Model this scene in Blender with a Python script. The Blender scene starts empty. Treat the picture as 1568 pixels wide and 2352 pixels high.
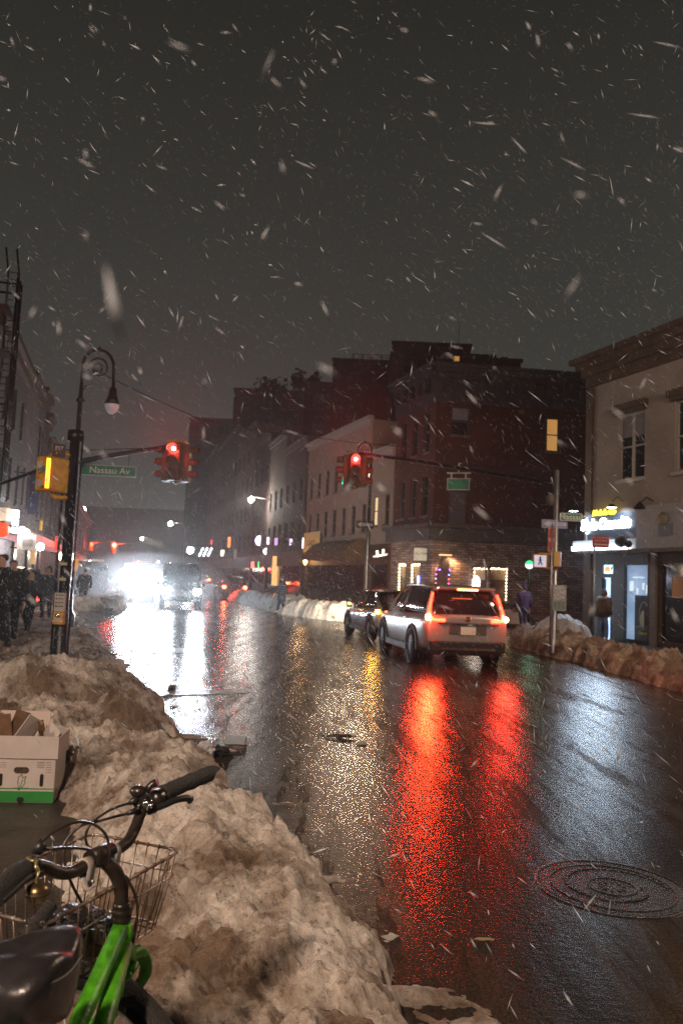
import bpy, bmesh, math, random
from mathutils import Vector, Matrix, noise, Euler
R = math.radians
rnd = random.Random(7)
S = bpy.context.scene
COL = S.collection

# ------------------------------------------------------------------ camera, sky, exposure
W0, H0, FPX = 1568.0, 2352.0, 1829.3           # measuring frame used for the survey of the street
CAM_H, PITCH, ROLL = 1.65, 4.97, 2.5
cd = bpy.data.cameras.new('camera'); cam = bpy.data.objects.new('camera', cd); COL.objects.link(cam)
cd.sensor_fit = 'VERTICAL'; cd.sensor_height = 36; cd.lens = 28
cd.clip_start = 0.05; cd.clip_end = 900
cd.dof.use_dof = True; cd.dof.focus_distance = 3.2; cd.dof.aperture_fstop = 5.0
cam.location = (0, 0, CAM_H)
CR = Matrix.Rotation(R(90 + PITCH), 3, 'X') @ Matrix.Rotation(R(ROLL), 3, 'Z')
cam.rotation_euler = CR.to_euler()
S.camera = cam
def ray(px, py): return CR @ Vector(((px - W0/2)/FPX, (H0/2 - py)/FPX, -1))
def P(px, py, Y):
    d = ray(px, py); return Vector((0, 0, CAM_H)) + d * (Y / d.y)
def G(px, py, z=0.0):
    d = ray(px, py); return Vector((0, 0, CAM_H)) + d * ((z - CAM_H) / d.z)

wd = bpy.data.worlds.new('World'); S.world = wd; wd.use_nodes = True
nt = wd.node_tree; nt.nodes.clear()
wo = nt.nodes.new('ShaderNodeOutputWorld'); bg = nt.nodes.new('ShaderNodeBackground')
tc = nt.nodes.new('ShaderNodeTexCoord'); sx = nt.nodes.new('ShaderNodeSeparateXYZ'); cr = nt.nodes.new('ShaderNodeValToRGB')
nt.links.new(tc.outputs['Generated'], sx.inputs[0]); nt.links.new(sx.outputs['Z'], cr.inputs[0])
nt.links.new(cr.outputs[0], bg.inputs[0]); nt.links.new(bg.outputs[0], wo.inputs[0])
cr.color_ramp.elements[0].position = 0.0; cr.color_ramp.elements[0].color = (.056, .057, .051, 1)
cr.color_ramp.elements[1].position = 0.75; cr.color_ramp.elements[1].color = (.014, .013, .0112, 1)
e = cr.color_ramp.elements.new(.28); e.color = (.043, .043, .038, 1)
bg.inputs[1].default_value = 1.0
S.view_settings.view_transform = 'Standard'; S.view_settings.look = 'None'; S.view_settings.gamma = 1
S.view_settings.use_curve_mapping = False; S.view_settings.exposure = 0
S.cycles.use_denoising = True; S.cycles.denoiser = 'OPENIMAGEDENOISE'; S.cycles.denoising_prefilter = 'NONE'
S.cycles.sample_clamp_indirect = 4
S.cycles.sample_clamp_direct = 0
S.cycles.max_bounces = 6; S.cycles.volume_bounces = 0
S.cycles.caustics_reflective = False; S.cycles.caustics_refractive = False

# ------------------------------------------------------------------ materials
MATS = {}
def mat(name, col=(.5, .5, .5), rough=.6, metal=0, var=0.0, vscale=8, bump=0.0, bscale=30, emis=None, estr=0, col2=None, trans=0, spec=None, thin=0):
    if name in MATS: return MATS[name]
    m = bpy.data.materials.new(name); m.use_nodes = True; MATS[name] = m
    n = m.node_tree.nodes; l = m.node_tree.links; b = n['Principled BSDF']
    b.inputs['Base Color'].default_value = (*col, 1); b.inputs['Roughness'].default_value = rough; b.inputs['Metallic'].default_value = metal
    if spec is not None: b.inputs['Specular IOR Level'].default_value = spec
    if trans: b.inputs['Transmission Weight'].default_value = trans
    if emis: b.inputs['Emission Color'].default_value = (*emis, 1); b.inputs['Emission Strength'].default_value = estr
    if var or col2 or bump:
        t = n.new('ShaderNodeTexCoord')
    if var or col2:
        z = n.new('ShaderNodeTexNoise'); z.inputs['Scale'].default_value = vscale; z.inputs['Detail'].default_value = 6
        r = n.new('ShaderNodeValToRGB'); c2 = col2 or tuple(c*(1-var) for c in col)
        r.color_ramp.elements[0].color = (*c2, 1); r.color_ramp.elements[1].color = (*col, 1)
        r.color_ramp.elements[0].position = .38; r.color_ramp.elements[1].position = .62
        l.new(t.outputs['Object'], z.inputs[0]); l.new(z.outputs[0], r.inputs[0]); l.new(r.outputs[0], b.inputs['Base Color'])
    if bump:
        z2 = n.new('ShaderNodeTexNoise'); z2.inputs['Scale'].default_value = bscale; z2.inputs['Detail'].default_value = 5
        bp = n.new('ShaderNodeBump'); bp.inputs['Strength'].default_value = bump; bp.inputs['Distance'].default_value = .02
        l.new(t.outputs['Object'], z2.inputs[0]); l.new(z2.outputs[0], bp.inputs['Height']); l.new(bp.outputs[0], b.inputs['Normal'])
    return m
def glow(name, col, s): return mat(name, col=tuple(c*.6 for c in col), rough=.5, emis=col, estr=s)

def brick_mat(name, c1, c2, mort, sc=1.0, bw=.21, rh=.075, var=.3):
    m = bpy.data.materials.new(name); m.use_nodes = True; MATS[name] = m
    n = m.node_tree.nodes; l = m.node_tree.links; b = n['Principled BSDF']; b.inputs['Roughness'].default_value = .85
    t = n.new('ShaderNodeTexCoord'); s = n.new('ShaderNodeSeparateXYZ'); ad = n.new('ShaderNodeMath'); cm = n.new('ShaderNodeCombineXYZ')
    l.new(t.outputs['Object'], s.inputs[0]); l.new(s.outputs[0], ad.inputs[0]); l.new(s.outputs[1], ad.inputs[1])
    l.new(ad.outputs[0], cm.inputs[0]); l.new(s.outputs[2], cm.inputs[1])
    k = n.new('ShaderNodeTexBrick'); k.inputs['Color1'].default_value = (*c1, 1); k.inputs['Color2'].default_value = (*c2, 1)
    k.inputs['Mortar'].default_value = (*mort, 1); k.inputs['Scale'].default_value = sc; k.inputs['Brick Width'].default_value = bw
    k.inputs['Row Height'].default_value = rh; k.inputs['Mortar Size'].default_value = rh*.12
    l.new(cm.outputs[0], k.inputs[0])
    z = n.new('ShaderNodeTexNoise'); z.inputs['Scale'].default_value = .9; z.inputs['Detail'].default_value = 7
    l.new(t.outputs['Object'], z.inputs[0])
    mx = n.new('ShaderNodeMix'); mx.data_type = 'RGBA'; mx.blend_type = 'MULTIPLY'; mx.inputs[0].default_value = 1
    rr = n.new('ShaderNodeValToRGB'); rr.color_ramp.elements[0].color = (1-var*1.5,)*3 + (1,); rr.color_ramp.elements[0].position = .3; rr.color_ramp.elements[1].position = .7
    l.new(z.outputs[0], rr.inputs[0]); l.new(k.outputs[0], mx.inputs[6]); l.new(rr.outputs[0], mx.inputs[7]); l.new(mx.outputs[2], b.inputs['Base Color'])
    bp = n.new('ShaderNodeBump'); bp.inputs['Strength'].default_value = .4; bp.inputs['Distance'].default_value = .01
    l.new(k.outputs[1], bp.inputs['Height']); bp.invert = True; l.new(bp.outputs[0], b.inputs['Normal'])
    return m

def snow_mat(name, clean, dirty, dark, dlo=.42, dhi=.62):
    m = bpy.data.materials.new(name); m.use_nodes = True; MATS[name] = m
    n = m.node_tree.nodes; l = m.node_tree.links; b = n['Principled BSDF']
    b.inputs['Roughness'].default_value = .62; b.inputs['Specular IOR Level'].default_value = .35; b.inputs['Subsurface Weight'].default_value = .5; b.inputs['Subsurface Scale'].default_value = .03; b.inputs['Subsurface Radius'].default_value = (1, .9, .8)
    g = n.new('ShaderNodeNewGeometry')
    def nz(sc, det, rg=.6, dist=0):
        z = n.new('ShaderNodeTexNoise'); z.inputs['Scale'].default_value = sc; z.inputs['Detail'].default_value = det
        z.inputs['Roughness'].default_value = rg; z.inputs['Distortion'].default_value = dist; l.new(g.outputs['Position'], z.inputs[0]); return z
    z1 = nz(1.5, 8, .66, .5); z2 = nz(7, 7, .7, .3); z3 = nz(38, 5, .8)
    r1 = n.new('ShaderNodeValToRGB'); r1.color_ramp.elements[0].position = dlo; r1.color_ramp.elements[1].position = dhi
    r1.color_ramp.elements[0].color = (*dirty, 1); r1.color_ramp.elements[1].color = (*clean, 1)
    l.new(z1.outputs[0], r1.inputs[0])
    r2 = n.new('ShaderNodeValToRGB'); r2.color_ramp.elements[0].position = .30; r2.color_ramp.elements[1].position = .52
    r2.color_ramp.elements[0].color = (*dark, 1); r2.color_ramp.elements[1].color = (1, 1, 1, 1)
    l.new(z2.outputs[0], r2.inputs[0])
    r3 = n.new('ShaderNodeValToRGB'); r3.color_ramp.elements[0].position = .33; r3.color_ramp.elements[1].position = .45
    r3.color_ramp.elements[0].color = (.38, .33, .28, 1); r3.color_ramp.elements[1].color = (1, 1, 1, 1)
    l.new(z3.outputs[0], r3.inputs[0])
    m1 = n.new('ShaderNodeMix'); m1.data_type = 'RGBA'; m1.blend_type = 'MULTIPLY'; m1.inputs[0].default_value = 1
    m2 = n.new('ShaderNodeMix'); m2.data_type = 'RGBA'; m2.blend_type = 'MULTIPLY'; m2.inputs[0].default_value = 1
    l.new(r1.outputs[0], m1.inputs[6]); l.new(r2.outputs[0], m1.inputs[7]); l.new(m1.outputs[2], m2.inputs[6]); l.new(r3.outputs[0], m2.inputs[7])
    l.new(m2.outputs[2], b.inputs['Base Color'])
    z4 = nz(34, 6, .8); z5 = nz(140, 3, .8)
    ad = n.new('ShaderNodeMath'); ad.operation = 'MULTIPLY_ADD'; ad.inputs[1].default_value = .7
    l.new(z5.outputs[0], ad.inputs[0]); l.new(z4.outputs[0], ad.inputs[2])
    bp = n.new('ShaderNodeBump'); bp.inputs['Strength'].default_value = 1.0; bp.inputs['Distance'].default_value = .045
    l.new(ad.outputs[0], bp.inputs['Height']); l.new(bp.outputs[0], b.inputs['Normal'])
    return m

def road_mat():
    m = bpy.data.materials.new('wet_asphalt'); m.use_nodes = True
    n = m.node_tree.nodes; l = m.node_tree.links; b = n['Principled BSDF']
    g = n.new('ShaderNodeNewGeometry')
    mp = n.new('ShaderNodeMapping'); mp.inputs['Rotation'].default_value = (0, 0, R(-20.5)); mp.inputs['Scale'].default_value = (2.3, .28, 1)
    l.new(g.outputs['Position'], mp.inputs[0])
    def nz(sc, det, rg, src=None, dist=0):
        z = n.new('ShaderNodeTexNoise'); z.inputs['Scale'].default_value = sc; z.inputs['Detail'].default_value = det
        z.inputs['Roughness'].default_value = rg; z.inputs['Distortion'].default_value = dist
        l.new((src or g.outputs['Position']), z.inputs[0]); return z
    streak = nz(.9, 5, .55, mp.outputs[0], 0); fine = nz(70, 4, .75); mid = nz(20, 5, .7); patch = nz(.35, 4, .5)
    rc = n.new('ShaderNodeValToRGB'); rc.color_ramp.elements[0].color = (.008, .006, .0045, 1); rc.color_ramp.elements[1].color = (.050, .036, .027, 1)
    rc.color_ramp.elements[0].position = .35; rc.color_ramp.elements[1].position = .72
    l.new(streak.outputs[0], rc.inputs[0])
    r3 = n.new('ShaderNodeValToRGB'); r3.color_ramp.elements[0].color = (.35, .35, .35, 1); r3.color_ramp.elements[1].color = (2.2, 2.2, 2.2, 1)
    r3.color_ramp.elements[0].position = .35; r3.color_ramp.elements[1].position = .68; l.new(fine.outputs[0], r3.inputs[0])
    mx = n.new('ShaderNodeMix'); mx.data_type = 'RGBA'; mx.blend_type = 'MULTIPLY'; mx.inputs[0].default_value = 1
    l.new(rc.outputs[0], mx.inputs[6]); l.new(r3.outputs[0], mx.inputs[7]); l.new(mx.outputs[2], b.inputs['Base Color'])
    rr = n.new('ShaderNodeValToRGB'); rr.color_ramp.elements[0].color = (.19,)*3 + (1,); rr.color_ramp.elements[1].color = (.24,)*3 + (1,)
    rr.color_ramp.elements[0].position = .4; rr.color_ramp.elements[1].position = .62
    l.new(streak.outputs[0], rr.inputs[0]); l.new(rr.outputs[0], b.inputs['Roughness'])
    sr = n.new('ShaderNodeValToRGB'); sr.color_ramp.elements[0].color = (.55,)*3 + (1,); sr.color_ramp.elements[1].color = (.015,)*3 + (1,)
    sr.color_ramp.elements[0].position = .45; sr.color_ramp.elements[1].position = .56
    med = nz(3.2, 6, .7, mp.outputs[0], .4); md = n.new('ShaderNodeMix'); md.data_type = 'FLOAT'; md.inputs[0].default_value = .45
    l.new(streak.outputs[0], md.inputs[2]); l.new(med.outputs[0], md.inputs[3]); l.new(md.outputs[0], sr.inputs[0]); l.new(sr.outputs[0], b.inputs['Specular IOR Level'])
    ad = n.new('ShaderNodeMath'); ad.operation = 'MULTIPLY_ADD'; ad.inputs[1].default_value = .32
    l.new(fine.outputs[0], ad.inputs[0]); l.new(mid.outputs[0], ad.inputs[2])
    a2 = n.new('ShaderNodeMath'); a2.operation = 'MULTIPLY_ADD'; a2.inputs[1].default_value = 3.2
    l.new(streak.outputs[0], a2.inputs[0]); l.new(ad.outputs[0], a2.inputs[2])
    bp = n.new('ShaderNodeBump'); bp.inputs['Strength'].default_value = .6; bp.inputs['Distance'].default_value = .0052
    l.new(a2.outputs[0], bp.inputs['Height']); l.new(bp.outputs[0], b.inputs['Normal'])
    return m

M_black = mat('black_painted_iron', (.012, .011, .011), .35, .3, var=.4, bump=.15)
M_dark = mat('dark_metal', (.03, .03, .032), .4, .5)
M_steel = mat('galvanised_steel', (.42, .43, .45), .38, .9, var=.25)
M_rubber = mat('tyre_rubber', (.004, .004, .004), .85, spec=.2, bump=.4, bscale=60)
M_rim = mat('alloy_rim', (.35, .36, .38), .3, .9)
M_glass = mat('dark_window_glass', (.012, .014, .018), .08, spec=.7)
M_chrome = mat('chrome', (.6, .6, .6), .12, 1)
M_yel = mat('signal_yellow_paint', (.55, .27, .02), .45, var=.3, vscale=12)
M_green_sign = mat('street_sign_green', (.008, .23, .14), .4, var=.15)
M_white = mat('white_enamel', (.72, .72, .72), .45, var=.12)
M_letter = mat('white_lettering', (.8, .8, .8), .5)
M_red_sign = mat('sign_red', (.42, .02, .02), .45, var=.25)
M_skin = mat('skin', (.45, .27, .19), .55)
M_snow_l = snow_mat('dirty_snow', (.90, .80, .73), (.27, .19, .135), (.42, .36, .32), .42, .58)
M_snow_r = snow_mat('brown_snow', (.78, .64, .52), (.25, .17, .12), (.5, .42, .35), .45, .66)
M_snow_w = snow_mat('fresh_snow', (.82, .82, .84), (.62, .6, .6), (.75, .73, .72), .30, .5)
M_side = mat('wet_pavement_concrete', (.05, .04, .033), .45, var=.5, vscale=5, bump=.4, bscale=40)
M_road = road_mat()

# ------------------------------------------------------------------ object helpers
def tag(o, label=None, cat=None, group=None, kind=None):
    if label: o['label'] = label
    if cat: o['category'] = cat
    if group: o['group'] = group
    if kind: o['kind'] = kind
    return o
def thing(name, loc, label, cat, rz=0, group=None):
    o = bpy.data.objects.new(name, None); o.empty_display_size = .2; COL.objects.link(o)
    o.location = loc; o.rotation_euler = (0, 0, rz)
    return tag(o, label, cat, group)
def wm(o):
    m = o.matrix_basis.copy()
    while o.parent: o = o.parent; m = o.matrix_basis @ m
    return m
class MB:
    def __init__(s): s.v = []; s.f = []; s.sm = []
    def add(s, vs, fs, smooth=False):
        b = len(s.v); s.v += [Vector(v) for v in vs]; s.f += [tuple(i + b for i in f) for f in fs]; s.sm += [smooth]*len(fs); return s
    def box(s, c, d, rot=None, tp=1.0, tpy=None):
        hx, hy, hz = d[0]/2, d[1]/2, d[2]/2; tpy = tp if tpy is None else tpy
        q = [(-hx, -hy, -hz), (hx, -hy, -hz), (hx, hy, -hz), (-hx, hy, -hz), (-hx*tp, -hy*tpy, hz), (hx*tp, -hy*tpy, hz), (hx*tp, hy*tpy, hz), (-hx*tp, hy*tpy, hz)]
        m = Euler(rot).to_matrix() if rot is not None and not isinstance(rot, Matrix) else (rot or Matrix.Identity(3))
        c = Vector(c); return s.add([m @ Vector(p) + c for p in q], [(0, 3, 2, 1), (4, 5, 6, 7), (0, 1, 5, 4), (1, 2, 6, 5), (2, 3, 7, 6), (3, 0, 4, 7)])
    def tube(s, pts, r, n=10, cap=True, smooth=True):
        pts = [Vector(p) for p in pts]; rs = r if isinstance(r, (list, tuple)) else [r]*len(pts)
        vs = []; up = None
        for i, p in enumerate(pts):
            t = (pts[min(i+1, len(pts)-1)] - pts[max(i-1, 0)]).normalized()
            if up is None:
                up = Vector((0, 0, 1)) if abs(t.z) < .9 else Vector((0, 1, 0))
            a = t.cross(up)
            if a.length < 1e-5: a = t.orthogonal()
            a.normalize(); bb = a.cross(t).normalized(); up = bb
            for k in range(n):
                th = 2*math.pi*k/n; vs.append(p + (a*math.cos(th) + bb*math.sin(th))*rs[i])
        fs = []
        for i in range(len(pts)-1):
            for k in range(n):
                fs.append((i*n+k, i*n+(k+1) % n, (i+1)*n+(k+1) % n, (i+1)*n+k))
        s.add(vs, fs, smooth)
        if cap:
            b = len(s.v) - len(vs)
            s.f.append(tuple(b+k for k in range(n))[::-1]); s.sm.append(False)
            b2 = b + (len(pts)-1)*n; s.f.append(tuple(b2+k for k in range(n))); s.sm.append(False)
        return s
    def lathe(s, prof, c=(0, 0, 0), n=20, axis='Z', rot=None, smooth=True):
        vs = []; c = Vector(c); m = rot or {'Z': Matrix.Identity(3), 'X': Matrix.Rotation(R(90), 3, 'Y'), 'Y': Matrix.Rotation(R(-90), 3, 'X')}[axis]
        for r, z in prof:
            for k in range(n):
                a = 2*math.pi*k/n; vs.append(m @ Vector((r*math.cos(a), r*math.sin(a), z)) + c)
        fs = []
        for i in range(len(prof)-1):
            for k in range(n): fs.append((i*n+k, i*n+(k+1) % n, (i+1)*n+(k+1) % n, (i+1)*n+k))
        return s.add(vs, fs, smooth)
    def ball(s, c, r, n=14, sc=(1, 1, 1), rot=None):
        pr = [(max(1e-4, math.sin(math.pi*i/n)), -math.cos(math.pi*i/n)) for i in range(n+1)]
        m = MB(); m.lathe(pr, n=n); q = rot or Matrix.Identity(3)
        return s.add([q @ Vector((v.x*r*sc[0], v.y*r*sc[1], v.z*r*sc[2])) + Vector(c) for v in m.v], m.f, True)
    def prism(s, poly, fr, d0, d1):
        n = len(poly); vs = [fr.p(x, d0, z) for x, z in poly] + [fr.p(x, d1, z) for x, z in poly]
        return s.add(vs, [tuple(range(n)), tuple(range(2*n-1, n-1, -1))] + [((i+1) % n, i, i+n, (i+1) % n+n) for i in range(n)])
    def build(s, name, m, parent=None, sub=0, bevel=0, smooth=None, local=False):
        me = bpy.data.meshes.new(name)
        vs = s.v
        if parent is not None and not local:
            inv = wm(parent).inverted(); vs = [inv @ v for v in vs]
        me.from_pydata([tuple(v) for v in vs], [], s.f); me.update()
        bm = bmesh.new(); bm.from_mesh(me); bmesh.ops.recalc_face_normals(bm, faces=bm.faces); bm.to_mesh(me); bm.free()
        for i, p in enumerate(me.polygons): p.use_smooth = s.sm[i] if smooth is None else smooth
        me.materials.append(m)
        o = bpy.data.objects.new(name, me); COL.objects.link(o); o.parent = parent
        if bevel:
            b = o.modifiers.new('bevel', 'BEVEL'); b.width = bevel; b.segments = 2; b.limit_method = 'ANGLE'
        if sub:
            b = o.modifiers.new('sub', 'SUBSURF'); b.levels = sub; b.render_levels = sub
        return o
class Frame:
    """a vertical face: x along it (viewer's left to right), y into it, z up"""
    def __init__(s, o, ang): s.o = Vector(o); s.a = ang; s.x = Vector((math.cos(ang), math.sin(ang), 0)); s.y = Vector((-math.sin(ang), math.cos(ang), 0))
    def p(s, x, y, z): return s.o + s.x*x + s.y*y + Vector((0, 0, z))
    def rot(s): return Matrix.Rotation(s.a, 3, 'Z')
    def hit(s, px, py):
        d = ray(px, py); c = Vector((0, 0, CAM_H)); t = (s.o - c).dot(s.y) / d.dot(s.y); q = c + d*t - s.o
        return q.dot(s.x), q.z
def fbox(mb, fr, x0, x1, y0, y1, z0, z1):
    return mb.box(fr.p((x0+x1)/2, (y0+y1)/2, (z0+z1)/2), (abs(x1-x0), abs(y1-y0), abs(z1-z0)), fr.rot())
def text(fr, x, y, z, s, body, m, parent, name='lettering', center=True, ext=.003, shear=0, sx=1, offset=0):
    cu = bpy.data.curves.new('t', 'FONT'); cu.body = body; cu.size = s; cu.extrude = ext; cu.shear = shear; cu.offset = offset
    cu.align_x = 'CENTER' if center else 'LEFT'; cu.align_y = 'CENTER'
    to = bpy.data.objects.new('t', cu); COL.objects.link(to)
    me = bpy.data.meshes.new_from_object(to.evaluated_get(bpy.context.evaluated_depsgraph_get())); bpy.data.objects.remove(to)
    mb = MB(); mb.v = [fr.p(x + v.co.x*sx, y - v.co.z, z + v.co.y) for v in me.vertices]
    mb.f = [tuple(p.vertices) for p in me.polygons]; mb.sm = [False]*len(mb.f)
    return mb.build(name, m, parent)
def light(name, kind, loc, col, power, parent=None, size=.1, rot=None, spot=60, blend=.6):
    ld = bpy.data.lights.new(name, kind); ld.color = col; ld.energy = power
    if kind == 'AREA': ld.size = size
    else: ld.shadow_soft_size = size
    if kind == 'SPOT': ld.spot_size = R(spot); ld.spot_blend = blend
    o = bpy.data.objects.new(name, ld); COL.objects.link(o)
    if parent is not None:
        o.parent = parent; inv = wm(parent).inverted(); o.location = inv @ Vector(loc)
        if rot is not None: o.rotation_euler = (inv.to_3x3() @ rot).to_euler()
    else:
        o.location = loc
        if rot is not None: o.rotation_euler = rot.to_euler()
    return o
def look(d): return Vector(d).to_track_quat('-Z', 'Y').to_matrix()
def copy_tree(o, parent=None):
    c = o.copy(); COL.objects.link(c); c.parent = parent
    for ch in list(o.children): copy_tree(ch, c)
    return c

def fbm(p, o=5, h=.9, l=2.1):
    return noise.fractal(Vector(p), h, l, o)

# ------------------------------------------------------------------ ground
gr = MB(); gr.add([(-90, -14, 0), (60, -14, 0), (60, 230, 0), (-90, 230, 0)], [(0, 1, 2, 3)])
tag(gr.build('road', M_road), kind='structure')
A1 = math.atan2(.9367, -.3501)                 # heading of the near street (20.5 deg left of the view)
D1 = Vector((math.cos(A1), math.sin(A1), 0)); N1 = Vector((-D1.y, D1.x, 0))   # N1 points left of the street
C0 = Vector((-.39, 5.0, 0)) - D1*5.0           # point on the left kerb line
def kerbpt(s, u, z=0): return C0 + D1*s + N1*u + Vector((0, 0, z))
sw = MB()
q = [kerbpt(-9, .15), kerbpt(13.5, .15), kerbpt(14.6, 1.2), kerbpt(14.8, 9), kerbpt(-9, 9)]
n5 = len(q)
sw.add([p + Vector((0, 0, .12)) for p in q] + [p + Vector((0, 0, -.05)) for p in q], [(0, 1, 2, 3, 4)] + [(i, (i+1) % 5, (i+1) % 5+5, i+5) for i in range(5)])
tag(sw.build('sidewalk', M_side), kind='structure')
D2 = Vector((-.2657, .9641, 0)); N2 = Vector((-D2.y, D2.x, 0))
def poly_slab(pts, z, m, name):
    n = len(pts); b = MB(); b.add([Vector((p[0], p[1], z)) for p in pts] + [Vector((p[0], p[1], -.05)) for p in pts], [tuple(range(n))] + [(i, (i+1) % n, (i+1) % n+n, i+n) for i in range(n)])
    return tag(b.build(name, m), kind='structure')
poly_slab([(-9.2, 33), (-9.2-.2756*150, 183), (-60, 183), (-60, 33)], .12, M_side, 'sidewalk')
poly_slab([(1.2, 33.5), (14, 36), (40, 39), (40, 190), (-36, 190), (-2.6+.4, 40)], .12, M_side, 'sidewalk')
poly_slab([(5.9, 24.5), (6.8, 14), (7.4, 4), (30, 4), (30, 27.5), (7, 27.5)], .12, M_side, 'sidewalk')

# faded crosswalk bars and utility patch
cw = mat('worn_road_paint', (.085, .068, .052), .5, col2=(.022, .018, .015), vscale=9, bump=.5, bscale=60)
def road_quad(name, pts, m, z=.004):
    b = MB(); b.add([Vector((p[0], p[1], z)) for p in pts], [(0, 1, 2, 3)]); return tag(b.build(name, m), kind='structure')
for k, (a, b_, c, d) in enumerate([((250, 1484), (470, 1490), (455, 1502), (248, 1494)),
                     ((262, 1590), (560, 1583), (575, 1592), (264, 1602)), ]):
    mm = cw if k == 9 else mat('tar_patch', (.012, .011, .011), .3, var=.3, bump=.3)
    road_quad('road_marking', [G(*x) for x in (a, b_, c, d)], mm)

# ------------------------------------------------------------------ snow banks
def bank(name, s_list, u_list, place, hf, m):
    b = MB(); nu = len(u_list); vs = []
    for s in s_list:
        for u in u_list:
            p = place(s, u); p.z = hf(s, u, p); vs.append(p)
    fs = []
    for i in range(len(s_list)-1):
        for j in range(nu-1): fs.append((i*nu+j, i*nu+j+1, (i+1)*nu+j+1, (i+1)*nu+j))
    b.add(vs, fs, True); return tag(b.build(name, m), kind='structure')
def lumps(p, amp, sc, seed=0):
    q = Vector((p.x*sc + seed, p.y*sc - seed, seed*.7)); q += Vector((noise.noise(q*1.7), noise.noise(q*1.7+Vector((9, 2, 1))), 0))*.45
    d = noise.voronoi(q)[0]
    return amp*max(0, .62 - d[0])*1.6
def clods(p, sc, amp, seed=0):
    q = Vector((p.x*sc + seed, p.y*sc - seed, seed*1.3)); q += Vector((noise.noise(q*1.3), noise.noise(q*1.3+Vector((9, 2, 1))), 0))*.35
    d, pts = noise.voronoi(q); k = .5 + .9*noise.cell(pts[0]*7.3 + Vector((.5, .5, .5)))
    v = min(1, (d[1]-d[0])*2.6); return amp*k*(v*(2-v))
def sstep(a, b, x):
    t = max(0, min(1, (x-a)/(b-a))); return t*t*(3-2*t)
def blob(p, c, r, h, e=2.0):
    d = math.hypot((p.x-c[0])/r[0], (p.y-c[1])/r[1]); return h*max(0, 1-d**e)
M1 = G(300, 1640, .45); M2 = G(90, 1640, .2); M3 = G(215, 1560, .4)
def left_h(s, u, p):
    e = .30*fbm((p.x*1.1, p.y*1.1, 3), 3) + .10*fbm((p.x*5, p.y*5, 1), 3)
    wide = 1.5 - .22*sstep(3.0, 4.4, s) + .2*noise.noise(Vector((s*.6, 0, 4))) + (2.2*sstep(5.9, 7.6, s) - .9*sstep(8.5, 13, s))
    shift = .16*(1-sstep(2.2, 5.2, s))
    H = .25 + .13*sstep(2.4, 4.8, s) + .05*sstep(6, 8, s) - .12*sstep(9, 14, s)
    H *= 1 - .55*sstep(13, 16, s)
    t = (u + e*.6 + shift) / (wide+shift)
    if t < 0: base = t*.35
    elif t < 1: base = H*(math.sin(math.pi*min(1, t**.72))**.75)
    else: base = -(t-1)*.5
    mask = sstep(-.02, .10, base)
    z = base + mask*(.065*fbm((p.x*2.2, p.y*2.2, 7), 6, .6) + lumps(p, .07, 3.1, 3) + lumps(p, .06, 7.5, 11)*(.6+.8*noise.noise(Vector((p.x*.9, p.y*.9, 2)))))
    if s < 18:
        cm = sstep(-.15, .25, noise.noise(Vector((p.x*.8, p.y*.8, 21))) + .25*sstep(3.5, 5, s))
        z += mask*sstep(0, .12, base)*(cm*clods(p, 5.2, .038, 2) + (.3+.7*cm)*clods(p, 12, .014, 6) + .012*fbm((p.x*22, p.y*22, 4), 4, .4))
    if s < 16: z += mask*(.026*fbm((p.x*10, p.y*10, 2), 5, .5) + lumps(p, .018, 17, 5)*(.5+noise.noise(Vector((p.x*1.3, p.y*1.3, 8)))))
    z += blob(p, M1, (.26, .5), .26, 3.2) + blob(p, M2, (.95, .6), .26, 3) + blob(p, M3, (.6, .5), .12, 3)
    # slush skirt running onto the road
    sk = .004 + .036*fbm((p.x*2.6, p.y*3.4, 5), 5, .6) - .075*max(0, -u-shift+.02)
    return max(z, sk if u < .35 else -.04) if base < .05 else z
s_list = []; s = 1.0
while s < 42: s_list.append(s); s += max(.016, .0042*s) if s < 12 else .1
u_list = []; u = -1.0
while u < 5.2: u_list.append(u); u += .016 if u < 1.9 else .035
bank('snow_bank', s_list, u_list, lambda s, u: kerbpt(s, u), left_h, M_snow_l)

def poly_bank(name, pts, width, H, seed, m, ds=.07, back=.12, blobs=()):
    pts = [Vector((*p, 0)) for p in pts]; L = [0]
    for i in range(len(pts)-1): L.append(L[-1] + (pts[i+1]-pts[i]).length)
    def at(s):
        for i in range(len(pts)-1):
            if s <= L[i+1] or i == len(pts)-2:
                t = (s-L[i])/(L[i+1]-L[i]); return pts[i].lerp(pts[i+1], t)
    def place(s, u):
        p = at(s); a = at(max(0, s-.8)); b = at(min(L[-1], s+.8)); d = (b-a).normalized(); return p + Vector((-d.y, d.x, 0))*u
    def hf(s, u, p):
        e = .4*fbm((p.x*.8+seed, p.y*.8, 3), 3) + .1*fbm((p.x*5, p.y*5, seed), 3)
        Hs = H*(1 + .45*noise.noise(Vector((s*.55, seed, 0))))*sstep(0, 1.2, s)*sstep(0, 1.2, L[-1]-s)
        t = (u+e*.5)/width
        base = t*.5 if t < 0 else (Hs*math.sin(math.pi*min(1, t**.7))**.6 if t < 1 else -(t-1)*.4)
        mask = sstep(-.02, .15, base)
        z = base + mask*(.13*fbm((p.x*1.9, p.y*1.9, 7+seed), 5, .7) + lumps(p, .12, 2.2, 3+seed) + lumps(p, .08, 5.0, 11) + clods(p, 3.6, .12, 3) + clods(p, 8, .06, 4) + .05*fbm((p.x*9, p.y*9, 2), 4, .5))
        for c, r, h in blobs: z += blob(p, c, r, h)
        return z
    ns = int(L[-1]/ds); nu = int((width+1.3)/ds)
    return bank(name, [L[-1]*i/ns for i in range(ns+1)], [-.5+(width+1.3)*j/nu for j in range(nu+1)], place, hf, m)
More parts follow.
